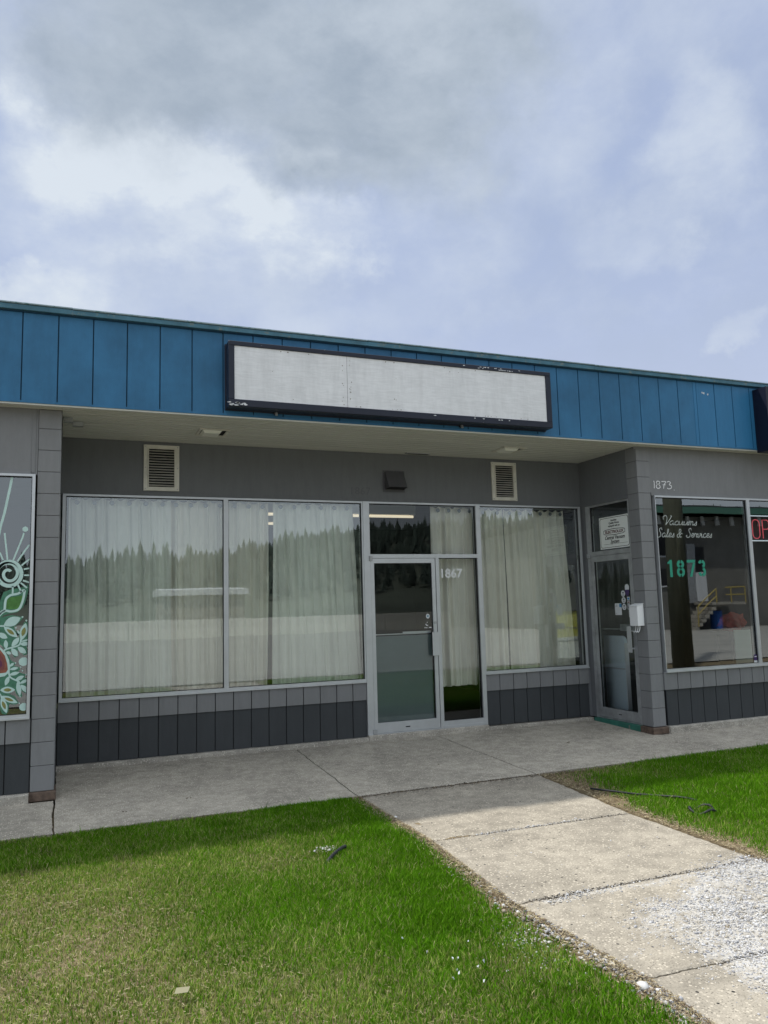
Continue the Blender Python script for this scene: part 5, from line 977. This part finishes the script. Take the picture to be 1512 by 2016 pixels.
# pole
px_,py_=10.32,-8.41
e=empty('utility_pole',(px_,py_,-.15),'thick wooden utility pole at the lawn edge, mirrored in the right window','pole'); woodm=mat('pole_wood',(.12,.125,.09),rough=.95,var=.35,vscale=3,bump=.5,bscale=30,stretch=(6,6,.4))
MB().tube([(px_,py_,-.3),(px_,py_,4),(px_,py_,11)],[.26,.23,.17],16).build('post',woodm,e,smooth=True); MB().box(px_-1.2,px_+1.2,py_-.3,py_-.19,9.6,9.75).build('crossarm',woodm,e)
# yellow bin
e=empty('yellow_bin',(16.6,-20,-.2),'yellow bin across the road, mirrored in the curtained window by the side door','bin'); b=MB(); b.prism([(16.0,-20.4,0),(17.2,-20.4,0),(17.35,-20.4,1.1),(15.85,-20.4,1.1)],(0,.8,0)); b.build('body',mat('bin_yellow',(.55,.50,.05)),e); B('lid','black',e,(15.8,17.4,-20.45,-19.55,1.101,1.16))
# ================================================================ SKY, SUN, CAMERA
el,az=R(58.5),R(50)
w=bpy.data.worlds.new('World'); S.world=w; w.use_nodes=True; t=NT(w); bg=t.n['Background']; bg.inputs['Strength'].default_value=.1
sk=t.add('ShaderNodeTexSky'); sk.sky_type='NISHITA'; sk.sun_disc=False; sk.sun_elevation=el; sk.sun_rotation=-az; sk.dust_density=1.5; sk.altitude=800
tc=t.add('ShaderNodeTexCoord'); D=tc.outputs['Generated']
def noise_fac(scale,det,ro,dist,lo,hi,seed,stretch=(1,1,1)):
    mp=t.add('ShaderNodeMapping'); mp.inputs['Scale'].default_value=stretch; mp.inputs['Location'].default_value=(seed,seed*.3,seed*.7); t.con(D,mp.inputs[0])
    n=t.add('ShaderNodeTexNoise'); n.inputs['Scale'].default_value=scale; n.inputs['Detail'].default_value=det; n.inputs['Roughness'].default_value=ro; n.inputs['Distortion'].default_value=dist; t.con(mp.outputs[0],n.inputs['Vector'])
    r=t.add('ShaderNodeMapRange'); r.interpolation_type='SMOOTHSTEP'; r.inputs['From Min'].default_value=lo; r.inputs['From Max'].default_value=hi; t.con(n.outputs['Fac'],r.inputs['Value']); return r.outputs[0]
def mathn(op,a,b,c=None,clamp=False):
    m=t.add('ShaderNodeMath',operation=op); m.use_clamp=clamp
    for i,v in enumerate((a,b,c)):
        if v is None: continue
        if isinstance(v,(int,float)): m.inputs[i].default_value=v
        else: t.con(v,m.inputs[i])
    return m.outputs[0]
def mixc(f,a,b):
    m=t.add('ShaderNodeMix',data_type='RGBA')
    if isinstance(f,(int,float)): m.inputs[0].default_value=f
    else: t.con(f,m.inputs[0])
    for i,v in ((6,a),(7,b)):
        if isinstance(v,tuple): m.inputs[i].default_value=(*v,1)
        else: t.con(v,m.inputs[i])
    return m.outputs[2]
# camera basis, to place the cloud banks where they stood in the sky (world directions)
CAM=Vector((-3.3916,-9.0177,1.5206)); yw,pt,rl=R(22.12),R(6.838),R(-1.5791); FPX=1546.2
fw=Vector((math.sin(yw)*math.cos(pt),math.cos(yw)*math.cos(pt),math.sin(pt))); rt=Vector((math.cos(yw),-math.sin(yw),0)); up=rt.cross(fw)
RT=rt*math.cos(rl)+up*math.sin(rl); UP=-rt*math.sin(rl)+up*math.cos(rl)
def dirpx(x,y): return (fw+RT*((x-756)/FPX)-UP*((y-1008)/FPX)).normalized()
warp=t.add('ShaderNodeTexNoise'); warp.inputs['Scale'].default_value=5.5; warp.inputs['Detail'].default_value=12; t.con(D,warp.inputs['Vector']); warp.inputs['Roughness'].default_value=.60
ws=t.add('ShaderNodeVectorMath',operation='MULTIPLY_ADD'); t.con(warp.outputs['Color'],ws.inputs[0]); ws.inputs[1].default_value=(.26,.26,.26); ws.inputs[2].default_value=(-.13,-.13,-.13)
wa=t.add('ShaderNodeVectorMath',operation='ADD'); t.con(D,wa.inputs[0]); t.con(ws.outputs[0],wa.inputs[1])
def blob(x,y,rx,ry,amp):
    """soft elliptical bank of cloud round a world direction; rx, ry in degrees"""
    d=dirpx(x,y); a=Vector((d.y,-d.x,0)).normalized(); b_=d.cross(a)
    sb=t.add('ShaderNodeVectorMath',operation='SUBTRACT'); t.con(wa.outputs[0],sb.inputs[0]); sb.inputs[1].default_value=d
    o=[]
    for vec,rr_ in ((a,rx),(b_,ry)):
        dt=t.add('ShaderNodeVectorMath',operation='DOT_PRODUCT'); t.con(sb.outputs[0],dt.inputs[0]); dt.inputs[1].default_value=vec/math.tan(R(rr_))
        o.append(mathn('MULTIPLY',dt.outputs['Value'],dt.outputs['Value']))
    dd=t.add('ShaderNodeVectorMath',operation='DOT_PRODUCT'); t.con(D,dd.inputs[0]); dd.inputs[1].default_value=d
    s=mathn('ADD',o[0],o[1]); s=mathn('SUBTRACT',1,s,clamp=True); s=mathn('MULTIPLY',mathn('MULTIPLY',s,s),mathn('MULTIPLY_ADD',s,-2,3)); s=mathn('MULTIPLY',s,amp); g=mathn('GREATER_THAN',dd.outputs['Value'],0); return mathn('MULTIPLY',s,g)
def total(L):
    r=None
    for q in L:
        v=blob(*q); r=v if r is None else mathn('ADD',r,v)
    return r
big=noise_fac(2.6,12,.60,0,.36,.68,3.1,(1,1,1.6)); fine=noise_fac(7,12,.62,0,.30,.72,8.4,(1,1,1.8)); wisp=noise_fac(3.6,12,.62,.15,.45,.74,14.2,(1.2,.8,1.3))
white=total([(190,150,6,6,.65),(470,290,13,5,.6),(330,430,15,6,.6),(610,470,7,4,.8),(60,590,6,2.5,.6),(640,270,5,3,.6),(920,150,3,8,.45),(1060,140,5,9,.3),(1400,330,6,6,.45),(880,450,6,6,.35),(1490,650,2,1.6,.32),(160,330,7,4,.4),(1250,490,6,3,.3),(400,600,18,4,.30)])
dark=total([(560,110,17,8.5,.8),(790,200,10,8,.7),(330,60,9,7,.5),(760,20,12,5,.4),(640,350,7,2.6,.5),(60,60,4,5,.2),(1480,780,1,1,0.)])
SC=10
base=(.372*SC,.440*SC,.610*SC); wh=(.565*SC,.620*SC,.685*SC); dk=(.285*SC,.342*SC,.418*SC); haze=(.49*SC,.535*SC,.665*SC)
c=mixc(.80,sk.outputs[0],base)
# paler towards the horizon
sp=t.add('ShaderNodeSeparateXYZ'); t.con(D,sp.inputs[0]); hzf=t.add('ShaderNodeMapRange'); hzf.interpolation_type='SMOOTHSTEP'; hzf.inputs['From Min'].default_value=.50; hzf.inputs['From Max'].default_value=.08; hzf.inputs['To Max'].default_value=.62; t.con(sp.outputs['Z'],hzf.inputs['Value'])
c=mixc(hzf.outputs[0],c,haze)
mott=noise_fac(9.5,10,.58,0,.30,.70,21.7,(1,1,1.5))
c=mixc(mathn('MULTIPLY',wisp,.42),c,wh)
c=mixc(mathn('MULTIPLY_ADD',mott,-.22,.22),c,(.33*SC,.39*SC,.49*SC))
c=mixc(mathn('MULTIPLY',white,mathn('MULTIPLY_ADD',fine,1.1,.35),clamp=True),c,wh)
c=mixc(mathn('MULTIPLY',dark,mathn('MULTIPLY_ADD',big,.55,.55),clamp=True),c,dk)
c=mixc(mathn('MULTIPLY',mathn('MULTIPLY',dark,fine),.28,clamp=True),c,wh)
# out-of-view sky brightened overhead and behind the camera, added to light the shopfront
def smooth(v,a,b_,to=1.0):
    r=t.add('ShaderNodeMapRange'); r.interpolation_type='SMOOTHSTEP'; r.inputs['From Min'].default_value=a; r.inputs['From Max'].default_value=b_; r.inputs['To Max'].default_value=to; t.con(v,r.inputs['Value']); return r.outputs[0]
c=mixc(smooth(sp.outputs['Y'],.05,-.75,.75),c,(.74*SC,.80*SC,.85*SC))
c=mixc(smooth(sp.outputs['Z'],.70,.92,.9),c,(1.28*SC,1.36*SC,1.42*SC))
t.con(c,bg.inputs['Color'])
sun=bpy.data.lights.new('sun','SUN'); sun.energy=3.6; sun.angle=R(1.6); sun.color=(1,.955,.87)
so=bpy.data.objects.new('sun',sun); COL.objects.link(so); sd_=Vector((-math.sin(az)*math.cos(el),math.cos(az)*math.cos(el),math.sin(el))); so.rotation_euler=sd_.to_track_quat('Z','Y').to_euler(); so.location=(0,10,20)
cam=bpy.data.cameras.new('camera'); co=bpy.data.objects.new('camera',cam); COL.objects.link(co); S.camera=co
co.matrix_world=Matrix.Translation(CAM)@Matrix((RT,UP,-fw)).transposed().to_4x4()
cam.sensor_fit='VERTICAL'; cam.sensor_height=24; cam.lens=24*FPX/2016; cam.clip_end=4000; cam.clip_start=.05
S.view_settings.view_transform='Standard'; S.view_settings.look='None'; S.view_settings.exposure=.33; S.view_settings.gamma=1
S.render.engine='CYCLES'
S.cycles.max_bounces=8; S.cycles.transparent_max_bounces=16; S.cycles.glossy_bounces=4
S.render.resolution_x=768; S.render.resolution_y=1024
